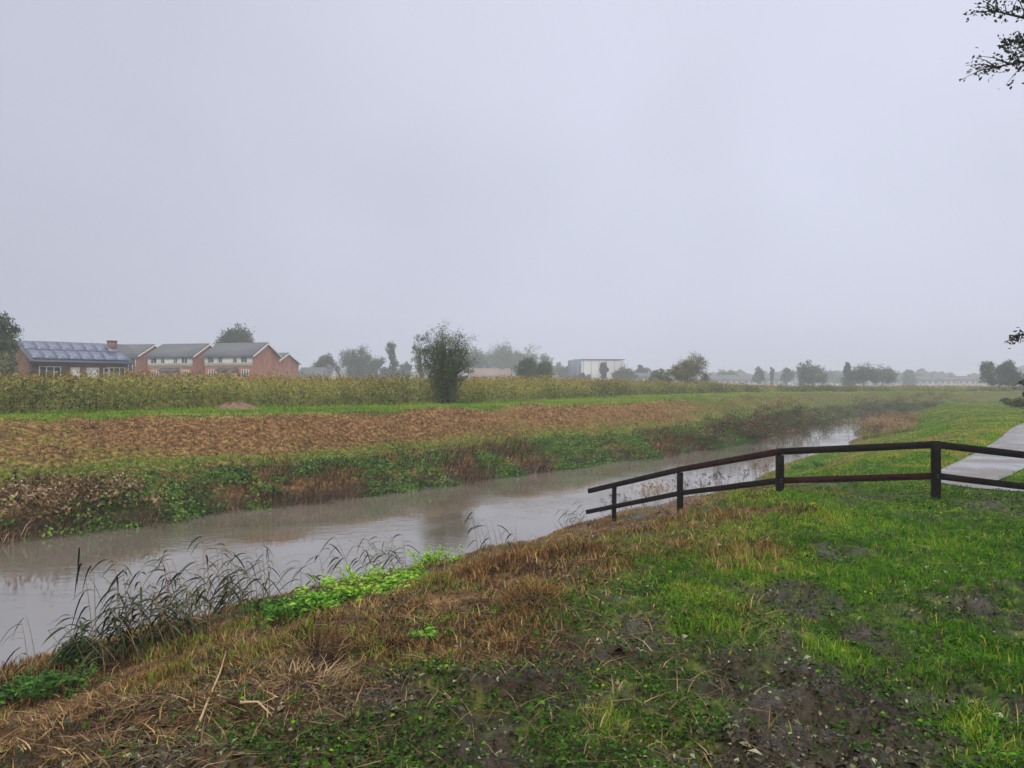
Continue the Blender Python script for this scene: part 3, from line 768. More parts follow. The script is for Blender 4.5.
tree('broadleaf_tree', 'dark broadleaf tree at the left edge beside the bungalow', -6, 62, 314, 58, 'leaf_dark', 'irreg', 5200, .2, seed=1)
tree('shrub', 'dull brown-green shrub below the tree at the left end of the bungalow', 4, 58, 352, 34, 'leaf_olive', 'round', 2600, .14, cat='shrub', seed=2)
tree('broadleaf_tree', 'dark dome shaped tree rising behind the brick houses', 235, 142, 327, 42, 'leaf_dark', 'dome', 7000, .3, seed=3, th=.2)
tree('broadleaf_tree', 'small dark round tree just right of the brick houses', 327, 190, 354, 27, 'leaf_dark', 'dome', 2800, seed=4)
tree('broadleaf_tree', 'broad grey-green tree with a pale slim tree in front', 357, 200, 347, 36, 'leaf_dark', 'round', 3800, seed=5)
tree('slim_tree', 'pale yellow-green slim tree in front of a broad dark tree', 352, 185, 352, 8, 'leaf_olive', 'col', 900, seed=6)
tree('broadleaf_tree', 'low rounded tree left of the tall narrow poplar', 377, 210, 356, 24, 'leaf_mid', 'round', 2400, seed=7)
tree('poplar', 'narrow upright poplar standing clear against the sky', 393, 185, 342, 13, 'leaf_mid', 'col', 2000, seed=8)
tree('broadleaf_tree', 'low hazy tree right of the narrow poplar', 405, 230, 362, 16, 'leaf_mid', 'round', 1500, seed=9)
tree('slim_tree', 'sparse tapering tree directly behind the riverside tree on its left', 421, 130, 334, 22, 'leaf_mid', 'irreg', 1700, .16, seed=10)
tree('broadleaf_tree', 'dim rounded tree just behind the right side of the riverside tree', 476, 260, 348, 32, 'leaf_mid', 'dome', 2600, seed=11)
G1 = 'pale misty trees in the middle distance'
tree('broadleaf_tree', 'tallest of the pale misty trees, left part of their mass', 500, 300, 344, 48, 'leaf_mid', 'dome', 4200, seed=12, group=G1)
tree('broadleaf_tree', 'pale misty tree directly behind the round green bush', 527, 310, 347, 42, 'leaf_mid', 'irreg', 3400, seed=13, group=G1)
tree('broadleaf_tree', 'right end of the pale misty trees, sloping down', 547, 300, 354, 26, 'leaf_mid', 'irreg', 2400, seed=14, group=G1)
tree('round_bush', 'round deep green bush behind the weeds, right of the riverside tree', 526, 112, 358, 26, 'leaf_mid', 'dome', 4200, .2, cat='bush', th=.02, seed=15)
tree('round_bush', 'lower green bush leaning against the round green bush on its right', 543, 114, 361, 20, 'leaf_mid', 'dome', 2800, .2, cat='bush', th=.02, seed=16)
tree('broadleaf_tree', 'low hazy tree left of the pale warehouse', 566, 280, 366, 18, 'leaf_mid', 'round', 1500, seed=17)
tree('broadleaf_tree', 'low dark hedge tree before the foot of the pale warehouse', 582, 230, 373, 24, 'leaf_dark', 'round', 1600, seed=18)
tree('slim_tree', 'slim tree in front of the middle of the pale warehouse', 603, 215, 362, 12, 'leaf_mid', 'irreg', 1500, seed=19)
tree('broadleaf_tree', 'rounded tree covering the right end of the pale warehouse', 624, 225, 366, 25, 'leaf_dark', 'dome', 2400, seed=20)
tree('broadleaf_tree', 'pointed hazy tree right of the warehouse beside a white cottage', 641, 260, 365, 18, 'leaf_dark', 'irreg', 1700, seed=21)
tree('broadleaf_tree', 'low tree between the white cottage and the wispy willow', 655, 170, 370, 14, 'leaf_mid', 'round', 1300, seed=22)
tree('willow_tree', 'wispy domed willow alone above the weeds right of centre', 686, 104, 354, 44, 'leaf_olive', 'irreg', 5600, .15, th=.04, seed=23)
tree('willow_tree', 'thin low willow attached to the left of the wispy domed willow', 664, 108, 368, 20, 'leaf_olive', 'irreg', 1500, .14, th=.04, seed=24)
tree('broadleaf_tree', 'low broad tree behind the far roofs right of the willow', 728, 340, 370, 24, 'leaf_mid', 'dome', 1600, seed=25)
tree('broadleaf_tree', 'round tree rising among the far pale roofs', 758, 270, 367, 15, 'leaf_mid', 'round', 1600, seed=26)
tree('slim_tree', 'thin spindly tree beside the round tree among the far roofs', 772, 250, 367, 5, 'leaf_mid', 'col', 600, seed=27)
tree('broadleaf_tree', 'small round tree left of the bushy spiky tree', 786, 260, 368, 15, 'leaf_mid', 'round', 1500, seed=28)
tree('broadleaf_tree', 'bushy tree with spiky top in the right half of the skyline', 812, 200, 362, 36, 'leaf_mid', 'irreg', 3600, seed=29, th=.03)
tree('broadleaf_tree', 'faint far tree right of the bushy spiky tree', 834, 380, 371, 20, 'leaf_mid', 'round', 1200, seed=30)
tree('broadleaf_tree', 'tall left-hand tree of the clump left of the long low roofs', 848, 200, 362, 14, 'leaf_dark', 'spire', 1800, seed=31, th=.03)
tree('broadleaf_tree', 'middle rounded tree of the clump left of the long low roofs', 864, 190, 364, 27, 'leaf_dark', 'dome', 2800, seed=32, th=.03)
tree('broadleaf_tree', 'right sloping tree of the clump left of the long low roofs', 883, 205, 366, 26, 'leaf_mid', 'dome', 2600, seed=33, th=.03)
tree('conifer', 'small dark pointed conifer above the left of the long low roofs', 909, 330, 370, 16, 'leaf_dark', 'spire', 1500, seed=34)
tree('broadleaf_tree', 'faint low tree right of the small pointed conifer', 920, 360, 374, 15, 'leaf_mid', 'round', 1100, seed=35)
tree('slim_tree', 'tiny far tree poking above the middle of the long low roofs', 936, 380, 376, 4, 'leaf_dark', 'col', 400, seed=36)
tree('broadleaf_tree', 'tiny round tree above the right of the long low roofs', 963, 400, 377, 9, 'leaf_mid', 'round', 600, seed=37)
tree('broadleaf_tree', 'large lone tree near the right edge of the skyline', 1000, 135, 361, 42, 'leaf_dark', 'irreg', 5600, .24, th=.03, seed=38)
tree('broadleaf_tree', 'hazy tree partly cut by the right edge of the photo', 1032, 150, 370, 30, 'leaf_dark', 'irreg', 2400, .24, th=.03, seed=39)
tree('path_bush', 'low green bush beyond the bend of the path at the right edge', 1018, 50, 397, 34, 'leaf_mid', 'dome', 2600, .13, th=.02, z0=.0, cat='bush', seed=40)
tree('path_bush', 'second low bush farther right, behind the one beyond the path bend', 1050, 56, 393, 34, 'leaf_mid', 'dome', 2200, .13, th=.02, z0=.0, cat='bush', seed=41)

# far wooded skyline
s = Soup()
n = 110000
D_ = rs.uniform(430, 620, n); u_ = rs.uniform(-300, 1300, n)
prof = fbm(u_*.06, D_*0, 1, 4)
Ht = (3.+17*prof**1.4)*(D_/500)
P = np.column_stack([(u_-512)/F*D_, D_, .5+Ht*rs.rand(n)**.7])
L = rs.uniform(.7, 1.7, n); leaves(s, P, L, L*.8, rs.normal(size=(n, 3)), rs.rand(n))
stuffobj(s, 'distant_wood', M['leaf_mid'], 'faint continuous line of far trees along the horizon', 'woodland')

# riverside tree: many upright stems, thin crown
def riverside_tree():
    rg = np.random.RandomState(5)
    X, Y = px(446, 42.8), 42.8
    root = empty('riverside_tree', (X, Y, .5), 0, 'bushy upright young tree standing alone on the far bank edge of the weeds', 'tree')
    tr, cr = Soup(), Soup()
    stems = []
    for i in range(44):
        az = rg.uniform(0, 2*PI); out = rg.uniform(.15, 1.8); h = rg.uniform(2.3, 4.75)*(1-.25*(out/1.8)**2)
        b0 = np.array([rg.normal(0, .14), rg.normal(0, .14), -.1])
        e = np.array([np.cos(az)*out+.05, np.sin(az)*out, h])
        t = np.linspace(0, 1, 8)[:, None]
        P = b0*(1-t)+e*t; P[:, :2] = b0[:2]+(e[:2]-b0[:2])*(t**1.35); P += rg.normal(0, .035, P.shape)*np.minimum(t*2, 1)
        tube(tr, P, np.linspace(.038, .006, 8), 5, .4); stems.append(P)
        for j in range(15):
            q = rg.uniform(.22, .97); p = np.array([np.interp(q*7, np.arange(8), P[:, c]) for c in range(3)])
            d = rg.normal(size=3); d[2] = abs(d[2])*.9+.25; d /= np.linalg.norm(d); L = rg.uniform(.25, .75)*(1.15-q*.6)
            Q = np.array([p, p+d*L*.5+rg.normal(0, .02, 3), p+d*L+[0, 0, .02]])
            tube(tr, Q, [.009, .006, .003], 4, .5)
            k_ = rg.randint(7, 20)
            tt = rg.rand(k_, 1)
            PP = Q[0]+(Q[2]-Q[0])*tt+rg.normal(0, .075, (k_, 3))
            l = rg.uniform(.05, .105, k_)
            leaves(cr, PP, l, l*.6, rg.normal(size=(k_, 3))+[0, 0, .4], np.clip(rg.normal(.5, .2)+rg.normal(0, .15, k_), 0, 1))
    # leafy twig clusters over a rounded crown
    for i in range(290):
        d = rg.normal(size=3); d /= np.linalg.norm(d); f = rg.uniform(.45, 1.0)
        c = np.array([0, 0, 2.75])+d*[1.75, 1.5, 1.95]*f*rg.uniform(.85, 1.08)
        if c[2] < .3: continue
        b = np.array([c[0]*.45, c[1]*.45, c[2]*.72]); tube(tr, [b, (b+c)/2+rg.normal(0, .05, 3), c], [.012, .008, .003], 4, .4)
        k_ = rg.randint(12, 34); PP = c+rg.normal(0, 1, (k_, 3))*[.15, .15, .12]
        l = rg.uniform(.05, .1, k_); leaves(cr, PP, l, l*.6, rg.normal(size=(k_, 3))+[0, 0, .4], np.clip(rg.normal(.5, .2)+rg.normal(0, .15, k_), 0, 1))
    # skirt of lower leaves
    k_ = 9000; a = rg.uniform(0, 2*PI, k_); rr = 1.65*np.sqrt(rg.rand(k_)); zz = rg.uniform(.05, 3.2, k_)
    f = fbm(np.cos(a)*rr*2.2+9, zz*2.2+np.sin(a)*rr*2, 1, 2) > .47
    PP = np.column_stack([np.cos(a)*rr*(.34+.36*zz/2), np.sin(a)*rr, zz])[f]
    l = rg.uniform(.06, .12, len(PP)); leaves(cr, PP, l, l*.6, rg.normal(size=PP.shape)+[0, -.3, .4], np.clip(rg.normal(.4, .2, len(PP)), 0, 1))
    tr.build('trunk', M['bark'], root, smooth=True); cr.build('crown', M['leaf_mid'], root)
riverside_tree()

# overhanging tree at the right: trunk out of frame, branches reach in
def overhanging_tree():
    rg = np.random.RandomState(11)
    X, Y = 8.9, 7.6; z0 = gz(X, Y)
    root = empty('overhanging_tree', (X, Y, z0), 0, 'near tree whose dark leafy branch tips reach in at the top right and right edge', 'tree')
    tr, cr = Soup(), Soup(); O = np.array([X, Y, z0])
    tube(tr, [(0, 0, -.3), (.05, .05, 1.5), (-.1, .15, 3.5), (.1, .3, 6), (.3, .4, 8.6)], [.24, .19, .16, .12, .05], 10, .4)
    def twigs(P, n, spread, leafn=12, dn=1.):
        n = int(n*1.0*dn); leafn = int(leafn*1.1*dn)
        P = np.array(P)
        for j in range(n):
            q = rg.uniform(.35, 1.)*(len(P)-1); p = np.array([np.interp(q, np.arange(len(P)), P[:, c]) for c in range(3)])
            d = P[-1]-P[0]; d /= np.linalg.norm(d); d = d*.7+rg.normal(0, .7, 3)*np.array([1, 1, .6]); d /= np.linalg.norm(d); L = rg.uniform(.3, 1)*spread
            Q = np.array([p, p+d*L*.5, p+d*L+[0, 0, -.04]])
            tube(tr, Q, [.008, .005, .002], 4, .4)
            k_ = rg.randint(leafn//2, leafn+6); PP = Q[0]+(Q[2]-Q[0])*rg.uniform(.2, 1.05, (k_, 1))+rg.normal(0, .035, (k_, 3))
            l = rg.uniform(.028, .055, k_); leaves(cr, PP, l, l*.62, rg.normal(size=(k_, 3))+[0, 0, .6], rg.rand(k_))
    def limb(pts, r0, n, spread, leafn=12, dn=1.):
        pts = [np.array(p)-O for p in pts]
        tube(tr, pts, np.linspace(r0, .006, len(pts)), 6, .4); twigs(pts, n, spread, leafn, dn)
    D = 7.9
    A = lambda u, v, D=D: at(u, v, D)
    limb([O+[0, .1, 3.4], (7.6, 7.8, 4.7), A(1075, 62), A(1020, 62), A(992, 68)], .035, 34, .36, 13)
    limb([O+[0, .1, 4.0], (7.5, 7.8, 5.3), A(1070, 20), A(1025, 18), A(990, 10)], .035, 36, .38, 13)
    limb([O+[0, .1, 3.8], (7.5, 8.0, 5.0), A(1065, 45), A(1030, 44), A(1008, 40)], .03, 26, .24, 12)
    limb([O+[0, 0, 2.2], (7.9, 7.8, 2.7), A(1070, 320), A(1040, 332), A(1012, 336)], .045, 22, .2, 11)
    limb([O+[0, 0, 2.1], (7.9, 7.9, 2.3), A(1075, 362), A(1046, 372), A(1028, 379)], .04, 14, .16, 10)
    for i in range(30):     # unseen crown limbs, added out of view to shade the near right bank
        e = np.array([rg.uniform(2.0, 11.5), rg.uniform(-1.0, 8.5), 0.]); e[2] = max(5.2, CAMZ+.68*e[1]+.9)+rg.uniform(.2, 2.6)
        st_ = O+[0, .1, rg.uniform(3.2, 6.5)]; m = (st_+e)/2+rg.normal(0, .2, 3)+[.5, 0, .9]
        limb([st_, m, e], .06, 36, .9, 14, 1.4)
    tr.build('trunk', M['bark'], root, smooth=True); cr.build('crown', M['leaf_near'], root)
overhanging_tree()

# ------------------------------------------------------------------ buildings
def window(root, x0, x1, z0, z1, y=0., face='front', mullions=1, frame='white'):
    s = Soup(); t = .07
    def bx(a, b, c, d, y0, y1):
        if face == 'front': box(s, a, b, y0, y1, c, d)
        else: box(s, y-y0-0, y-y1, a, b, c, d)
    yo, yi = y-.05, y+.04
    if face != 'front': yo, yi = -.05, .04
    bx(x0, x1, z0, z0+t, yo, yi); bx(x0, x1, z1-t, z1, yo, yi); bx(x0, x0+t, z0+t, z1-t, yo, yi); bx(x1-t, x1, z0+t, z1-t, yo, yi)
    for q in range(1, mullions+1):
        xm = x0+(x1-x0)*q/(mullions+1); bx(xm-t/2, xm+t/2, z0+t, z1-t, yo, yi)
    f = s.build('window', M[frame], root)
    s = Soup()
    if face == 'front': box(s, x0+t, x1-t, y-.02, y+.03, z0+t, z1-t)
    else: box(s, y+.02, y-.03, x0+t, x1-t, z0+t, z1-t)
    s.build('pane', M['glass'], f)

def gable_roof(s, x0, x1, y0, y1, ze, zr, ov=.35, th=.14):
    ym = (y0+y1)/2; sl = (zr-ze)/(ym-y0)
    for sgn in (0, 1):
        ya = y0-ov if sgn == 0 else y1+ov
        za = ze-ov*sl
        V = [(x0-ov, ya, za), (x1+ov, ya, za), (x1+ov, ym, zr), (x0-ov, ym, zr)]
        V += [(a, b, c+th) for a, b, c in V]
        Fq = np.array([(0,1,2,3),(7,6,5,4),(0,4,5,1),(1,5,6,2),(2,6,7,3),(3,7,4,0)])
        if sgn: Fq = Fq[:, ::-1]
        s.add(V, Fq)
def gable_walls(s, x0, x1, y0, y1, z0, ze, zr):
    ym = (y0+y1)/2
    V = [(x0,y0,z0),(x1,y0,z0),(x1,y1,z0),(x0,y1,z0),(x0,y0,ze),(x1,y0,ze),(x1,y1,ze),(x0,y1,ze),(x0,ym,zr),(x1,ym,zr)]
    s.add(V, [np.array([(0,1,5,4),(2,3,7,6)]), np.array([(1,2,6,9,5),(3,0,4,8,7)])])

def brick_house(x, y, rz, label, W=8.2, Dp=8., z0=1.35, he=4.75, hr=6.75, porch=True):
    root = empty('brick_house', (x, y, z0), rz, label, 'house', 'two storey brick houses in a row')
    # local origin: front right corner; front along -x
    s = Soup(); gable_walls(s, -W, 0, 0, Dp, -1.3, he, hr-.05); s.build('wall', M['brick'], root)
    s = Soup(); box(s, -W+.02, -.02, -.05, .03, he-1.7, he-.06); s.build('render_band', M['render'], root)
    s = Soup(); gable_roof(s, -W, 0, 0, Dp, he, hr); s.build('roof', M['slate'], root)
    s = Soup()
    sl = (hr-he)/(Dp/2)
    for y0, y1 in ((-.36, Dp/2), (Dp+.36, Dp/2)):   # white barge boards on the right gable
        za = he-.36*sl
        V = [(.36, y0, za-.2), (.36, y1, hr-.2), (.36, y1, hr+.02), (.36, y0, za+.02), (.42, y0, za-.2), (.42, y1, hr-.2), (.42, y1, hr+.02), (.42, y0, za+.02)]
        s.add(V, np.array([(0,1,2,3),(7,6,5,4),(0,4,5,1),(1,5,6,2),(2,6,7,3),(3,7,4,0)]))
    s.build('barge_board', M['white'], root)
    s = Soup(); box(s, -W-.3, .3, -.46, -.37, he-.30, he-.16); s.build('gutter', M['metal_dark'], root)
    for a in (-W+.6, -W+2.4, -3.3, -1.9): window(root, a, a+(1.05 if a in (-W+.6, -1.9) else .7), he-1.2, he-.28, -.055)
    for a in (-W+.7, -1.9): window(root, a, a+1.3, 1.2, 2.5, -.01, mullions=2)
    for a in (-W+2.7, -3.6):
        s = Soup(); box(s, a, a+.95, -.06, .02, 0, 2.05); d = s.build('door', M['white'], root)
        s = Soup(); box(s, a+.8, a+.86, -.11, -.063, .95, 1.1); s.build('handle', M['metal_dark'], d)
        if porch:
            s = Soup(); V = [(a-.35,-.07,2.75),(a+1.3,-.07,2.75),(a+1.3,-.95,2.3),(a-.35,-.95,2.3)]; V += [(p,q,r_+.1) for p,q,r_ in V]
            s.add(V, np.array([(0,1,2,3),(7,6,5,4),(0,4,5,1),(1,5,6,2),(2,6,7,3),(3,7,4,0)])); s.build('porch_canopy', M['slate'], root)
    return root
def corner(u, D): return px(u, D), D
hx, hy = corner(252.5, 114); brick_house(hx, hy, R(-12), 'brick house with broad bare red gable, rightmost with a full front in view')
hx, hy = corner(192.5, 117); brick_house(hx, hy, R(-12), 'middle brick house with cream upper storey, between two like it', W=8.0)
hx, hy = corner(136, 119); brick_house(hx, hy, R(-12), 'brick house half hidden behind the chimney end of the bungalow', W=8.0)
hx, hy = corner(275, 132); brick_house(hx, hy, R(-12), 'farthest brick house, only its gable showing at the right end of the row', W=8., he=4.1, hr=5.9, Dp=8.6)

def bungalow(x, y, rz, label, L=8.9, Dp=6.6, z0=.9, he=2.95, hr=4.55, solar=True, wall='brick_dark'):
    root = empty('bungalow', (x, y, z0), rz, label, 'bungalow')   # origin front left corner
    s = Soup(); gable_walls(s, 0, L, 0, Dp, -.6, he, hr-.05); s.build('wall', M[wall], root)
    s = Soup(); gable_roof(s, 0, L, 0, Dp, he, hr, ov=.4); rf = s.build('roof', M['slate'], root)
    sl = (hr-he)/(Dp/2); an = math.atan(sl)
    if solar:
        nx, ny = 8, 2
        pw = (L+.1)/nx; ph = (Dp/2+.25)/math.cos(an)/ny
        me = None
        for j in range(ny):
            for i in range(nx):
                if me is None:
                    s = Soup(); box(s, .03, pw-.03, .03, ph-.03, .0, .035); o = s.build('solar_panel', M['panel'], rf); me = o
                else:
                    o = me.copy(); COL.objects.link(o); o.parent = rf
                o.rotation_euler = (an, 0, 0)
                yy = -.32+(j*ph)*math.cos(an); o.location = (-.05+i*pw, yy-.04*math.sin(an), he+(yy)*sl+.2)
    if solar: s = Soup(); box(s, L-.75, L-.1, Dp/2-1.2, Dp/2-.5, hr-.8, hr+.42); box(s, L-.8, L-.05, Dp/2-1.25, Dp/2-.45, hr+.42, hr+.5); s.build('chimney', M['brick_dark'], rf)
    s = Soup(); box(s, -.4, L+.4, -.53, -.42, he-.28, he-.1); s.build('gutter', M['metal_dark'], root)
    for a, b in ((.5, 2.3), (L-1.9, L-.3)): window(root, a, b, 1.0, 2.35, -.01, mullions=2)
    for a, b in ((3.1, 3.9), (4.5, 5.6)):
        s = Soup(); box(s, a, b, -.05, .02, 0.02, 2.3); s.build('door', M['white'], root)
    window(root, 6.0, 6.6, .9, 2.3, -.01, mullions=0)
    return root
bungalow(-42.6, 66.2, R(52), 'low dark brick bungalow with blue solar panels over its roof', L=8.3)
bungalow(px(52, 88), 88, R(50), 'second dark roofed bungalow, just its ridge showing behind the solar roof', z0=2.15, L=9.5, solar=False)

def cottage(u, D, rz, L, Dp, he, hr, wall, roof, label, name='cottage', cat='house', group=None, z0=.5, nwin=3, chim=True):
    root = empty(name, (px(u, D), D, z0), R(rz), label, cat, group)
    s = Soup(); gable_walls(s, -L/2, L/2, 0, Dp, -.4, he, hr-.05); s.build('wall', M[wall], root)
    s = Soup(); gable_roof(s, -L/2, L/2, 0, Dp, he, hr); rf = s.build('roof', M[roof], root)
    if chim:
        s = Soup(); box(s, L*.3, L*.3+.7, Dp/2-.4, Dp/2+.4, hr-.3, hr+.8); box(s, L*.3-.05, L*.3+.75, Dp/2-.45, Dp/2+.45, hr+.8, hr+.9); s.build('chimney', M['brick_dark'], rf)
    for i in range(nwin):
        a = -L/2+L*(i+.5)/nwin; window(root, a-.7, a+.7, he-1.55, he-.35, -.01)
    return root
cottage(312, 175, -10, 8, 7, 2.8, 5.0, 'render', 'slate', 'low grey roofed house right of the row of brick houses')
cottage(491, 240, 8, 13, 8, 3.6, 6.2, 'render', 'roof_brown', 'reddish roofed pale house below the misty trees')
cottage(640, 235, 8, 7, 6, 3.2, 4.6, 'white', 'slate', 'small white cottage right of the pale warehouse', chim=False)
for i, (u, lb) in enumerate([(716, 'leftmost of the pale low houses right of the willow'), (734, 'pale low house under the low broad tree, second from the willow'), (752, 'pale low house in front of the round tree, third from the willow'), (771, 'pale low house behind the spindly tree, rightmost of its row')]):
    cottage(u, 320+i*4, 4, 7.6, 7, 2.9, 4.9, 'pale_wall', 'slate', lb, group='pale low houses right of the willow')
ord_ = ['leftmost', 'second from left', 'third from left', 'fourth from left', 'fifth from left', 'rightmost, beside the large lone tree']
for i in range(6):
    cottage(893+i*18.5, 330+i*2, -4, 7.8, 7.5, 2.9, 4.7, 'pale_wall', 'slate', 'low grey roofed house in the long right-hand row, '+ord_[i], group='long row of low grey roofed houses')

def warehouse():
    D = 262; x0 = px(581, D); x1 = px(625, D)
    root = empty('warehouse', (x0, D, .5), R(6), 'large pale flat walled warehouse with dark blue end above the trees', 'warehouse')
    L = x1-x0; h = 9.7
    s = Soup(); V = [(0,0,-.4),(L,0,-.4),(L,14,-.4),(0,14,-.4),(0,0,h),(L,0,h-.25),(L,14,h-.25),(0,14,h)]
    s.add(V, np.array([(0,1,5,4),(1,2,6,5),(2,3,7,6),(4,5,6,7)])); s.build('wall', M['metal'], root)
    s = Soup(); box(s, -2.1, -.004, -.25, 14, -.4, h+.15); s.build('end_bay', M['metal_dark'], root)
    s = Soup(); box(s, 0, L+.25, -.25, 14.2, h+.003, h+.25); s.build('parapet', M['metal_dark'], root)
    for a in range(6):
        s = Soup(); xx = .8+a*(L-1.6)/5; box(s, xx, xx+.12, -.1, -.004, -.3, h-.3); s.build('downpipe', M['metal_dark'], root)
warehouse()

# soil heap in the weed edge
def heap():
    X, Y = px(228, 410, .5); s = Soup()
    n = 22; m = 9; V = []; 
    for i in range(m):
        for j in range(n):
            a = 2*PI*j/n; t = i/(m-1); rr = (1-t)*(1.1+.25*math.sin(3*a)+.15*rs.rand()); V.append((rr*1.0*math.cos(a), rr*.7*math.sin(a), .3*(1+.3*math.sin(4*a))*math.sin(t*PI/2)*(1+.2*rs.rand())-.06))
    Fq = [(i*n+j, i*n+(j+1) % n, (i+1)*n+(j+1) % n, (i+1)*n+j) for i in range(m-1) for j in range(n)]
    s.add(V, np.array(Fq))
    o = s.build('soil_heap', plain('bare_soil', (.16,.105,.075), .9, .1, 6., .4), smooth=True); o.location = (X, Y+.6, .5)
    tag(o, 'small heap of bare brown soil at the front of the tall weeds', 'soil heap')
heap()

# ------------------------------------------------------------------ reeds and waterside plants
def ribbon(s, P, w, tint, side=None):
    """tapered leaf strip along P"""
    P = np.asarray(P, float); m = len(P); T = np.gradient(P, axis=0)
    if side is None: side = rs.normal(size=3)
    S = np.cross(T, side); S /= np.linalg.norm(S, axis=1)[:, None]+1e-9
    t = np.linspace(0, 1, m); ww = w*np.minimum(1, (1-t)*2.2+.02)*np.minimum(1, .4+t*4)
    V = np.stack([P-S*ww[:, None]*.5, P+S*ww[:, None]*.5], 1).reshape(-1, 3)
    i = np.arange(m-1)[:, None]*2
    s.add(V, i+np.array([[0, 1, 3, 2]]), tint)

def reed_stem(st, lf, base, h, lean, az, nleaf=8, ll=.34, droop=1., wind=PI, leafw=.018, plume=False, tint=.45):
    t = np.linspace(0, 1, 9)
    P = np.column_stack([base[0]+np.cos(az)*lean*t**1.7, base[1]+np.sin(az)*lean*t**1.7, base[2]+h*t-(lean*.25)*t**2])
    tube(st, P, np.linspace(.0055, .002, 9), 4, .75)
    for i in range(nleaf):
        q = .28+.7*i/max(1, nleaf-1)*rs.uniform(.93, 1.05); q = min(q, .99)
        p = np.array([np.interp(q*8, np.arange(9), P[:, c]) for c in range(3)])
        a = wind+rs.normal(0, .55)+(PI if rs.rand() < .22 else 0); L = ll*rs.uniform(.65, 1.25)*(1.1-.4*abs(q-.6))
        tt = np.linspace(0, 1, 6); up = rs.uniform(.0, .5)
        Q = p+np.column_stack([np.cos(a)*L*tt*.75, np.sin(a)*L*tt*.75, L*(up*tt-droop*rs.uniform(.55, 1.1)*tt**1.8)])
        ribbon(lf, Q, leafw*rs.uniform(.7, 1.3), np.clip(tint+rs.normal(0, .16), 0, 1), np.array([0, 0, 1.])+rs.normal(0, .4, 3))
    if plume:
        p = P[-1]
        for k_ in range(14):
            d = np.array([np.cos(wind), np.sin(wind), .2])*.10*rs.rand()+rs.normal(0, .02, 3); tube(lf, [p-[0, 0, .1*rs.rand()], p+d-[0, 0, .05*rs.rand()]], [.004, .002], 3, .2)

def reed_clump(u, v, zz, label, n, hr, spread, seed, lean=.35, nleaf=8, group='reed clumps along the near waterline', droop=1., tint=.45, name='reed_clump'):
    global rs
    keep, rs = rs, np.random.RandomState(seed)
    X, Y = hit(u, v); z0 = gz(X, Y)
    root = empty(name, (X, Y, z0), 0, label, 'reeds', group)
    st, lf = Soup(), Soup()
    dirx = np.array([.55, .83])
    for i in range(n):
        o = dirx*rs.uniform(-1, 1)*spread+np.array([.83, -.55])*rs.normal(0, .18)
        zb = max(gz(X+o[0], Y+o[1]), WZ-.3)
        reed_stem(st, lf, (o[0], o[1], zb-z0-.03), rs.uniform(*hr), rs.uniform(0, lean), PI*rs.uniform(.7, 1.25), nleaf=rs.randint(max(2, nleaf-3), nleaf+3), wind=PI+rs.normal(0, .4), droop=droop, tint=tint)
        if n <= 12:
            st.T = [np.full(len(a_), .9) for a_ in st.T]
            st.V += lf.V; st.Fc += [f_+st.n for f_ in lf.Fc]; st.T += lf.T; st.n += lf.n
            st.build('reed_stem', M['reed'], root); st, lf = Soup(), Soup()
    if n > 12: st.build('reeds', M['dead'], root); lf.build('foliage', M['reed'], root)
    rs = keep
    return root
reed_clump(140, 652, -1.1, 'low tangled left end of the big dark reed bed', 24, (.3, .75), .5, 21, .5, 10)
reed_clump(185, 640, -1.15, 'tallest thick part of the big dark reed bed, over its middle', 26, (.5, 1.1), .6, 22, .5, 10)
reed_clump(232, 622, -1.2, 'upright right end of the big dark reed bed, next to the bright ferny plants', 20, (.5, 1.15), .5, 23, .35, 9)
reed_clump(95, 672, -1.0, 'single tall leaning reed with drooping leaves, left of the big reed bed', 2, (1.15, 1.3), .05, 24, .2, 7, droop=1.5)
reed_clump(22, 700, -1.15, 'sparse thin reeds at the left edge of the photo', 5, (.5, .95), .25, 25, .6, 4, droop=1.2)
reed_clump(285, 610, -1.25, 'few thin reeds just behind the left of the bright ferny plants', 5, (.5, .95), .3, 26, .6, 5)
reed_clump(350, 592, -1.3, 'wispy reeds leaning over the water behind the bright ferny plants', 8, (.5, .95), .3, 27, .7, 6)
reed_clump(398, 578, -1.3, 'bent dark reeds right above the middle of the bright ferny plants', 12, (.45, .8), .3, 28, .55, 6)
reed_clump(478, 556, -1.35, 'lone dark reed pair left of the thin seed stalks at mid river', 4, (.55, .95), .12, 29, .35, 6)
reed_clump(505, 548, -1.4, 'thin seed stalks standing right of the lone reed pair', 4, (.5, .85), .2, 30, .2, 3, tint=.7)
reed_clump(580, 522, -1.5, 'small leafy reed beside the free end of the fence rails', 4, (.35, .7), .12, 31, .4, 7)

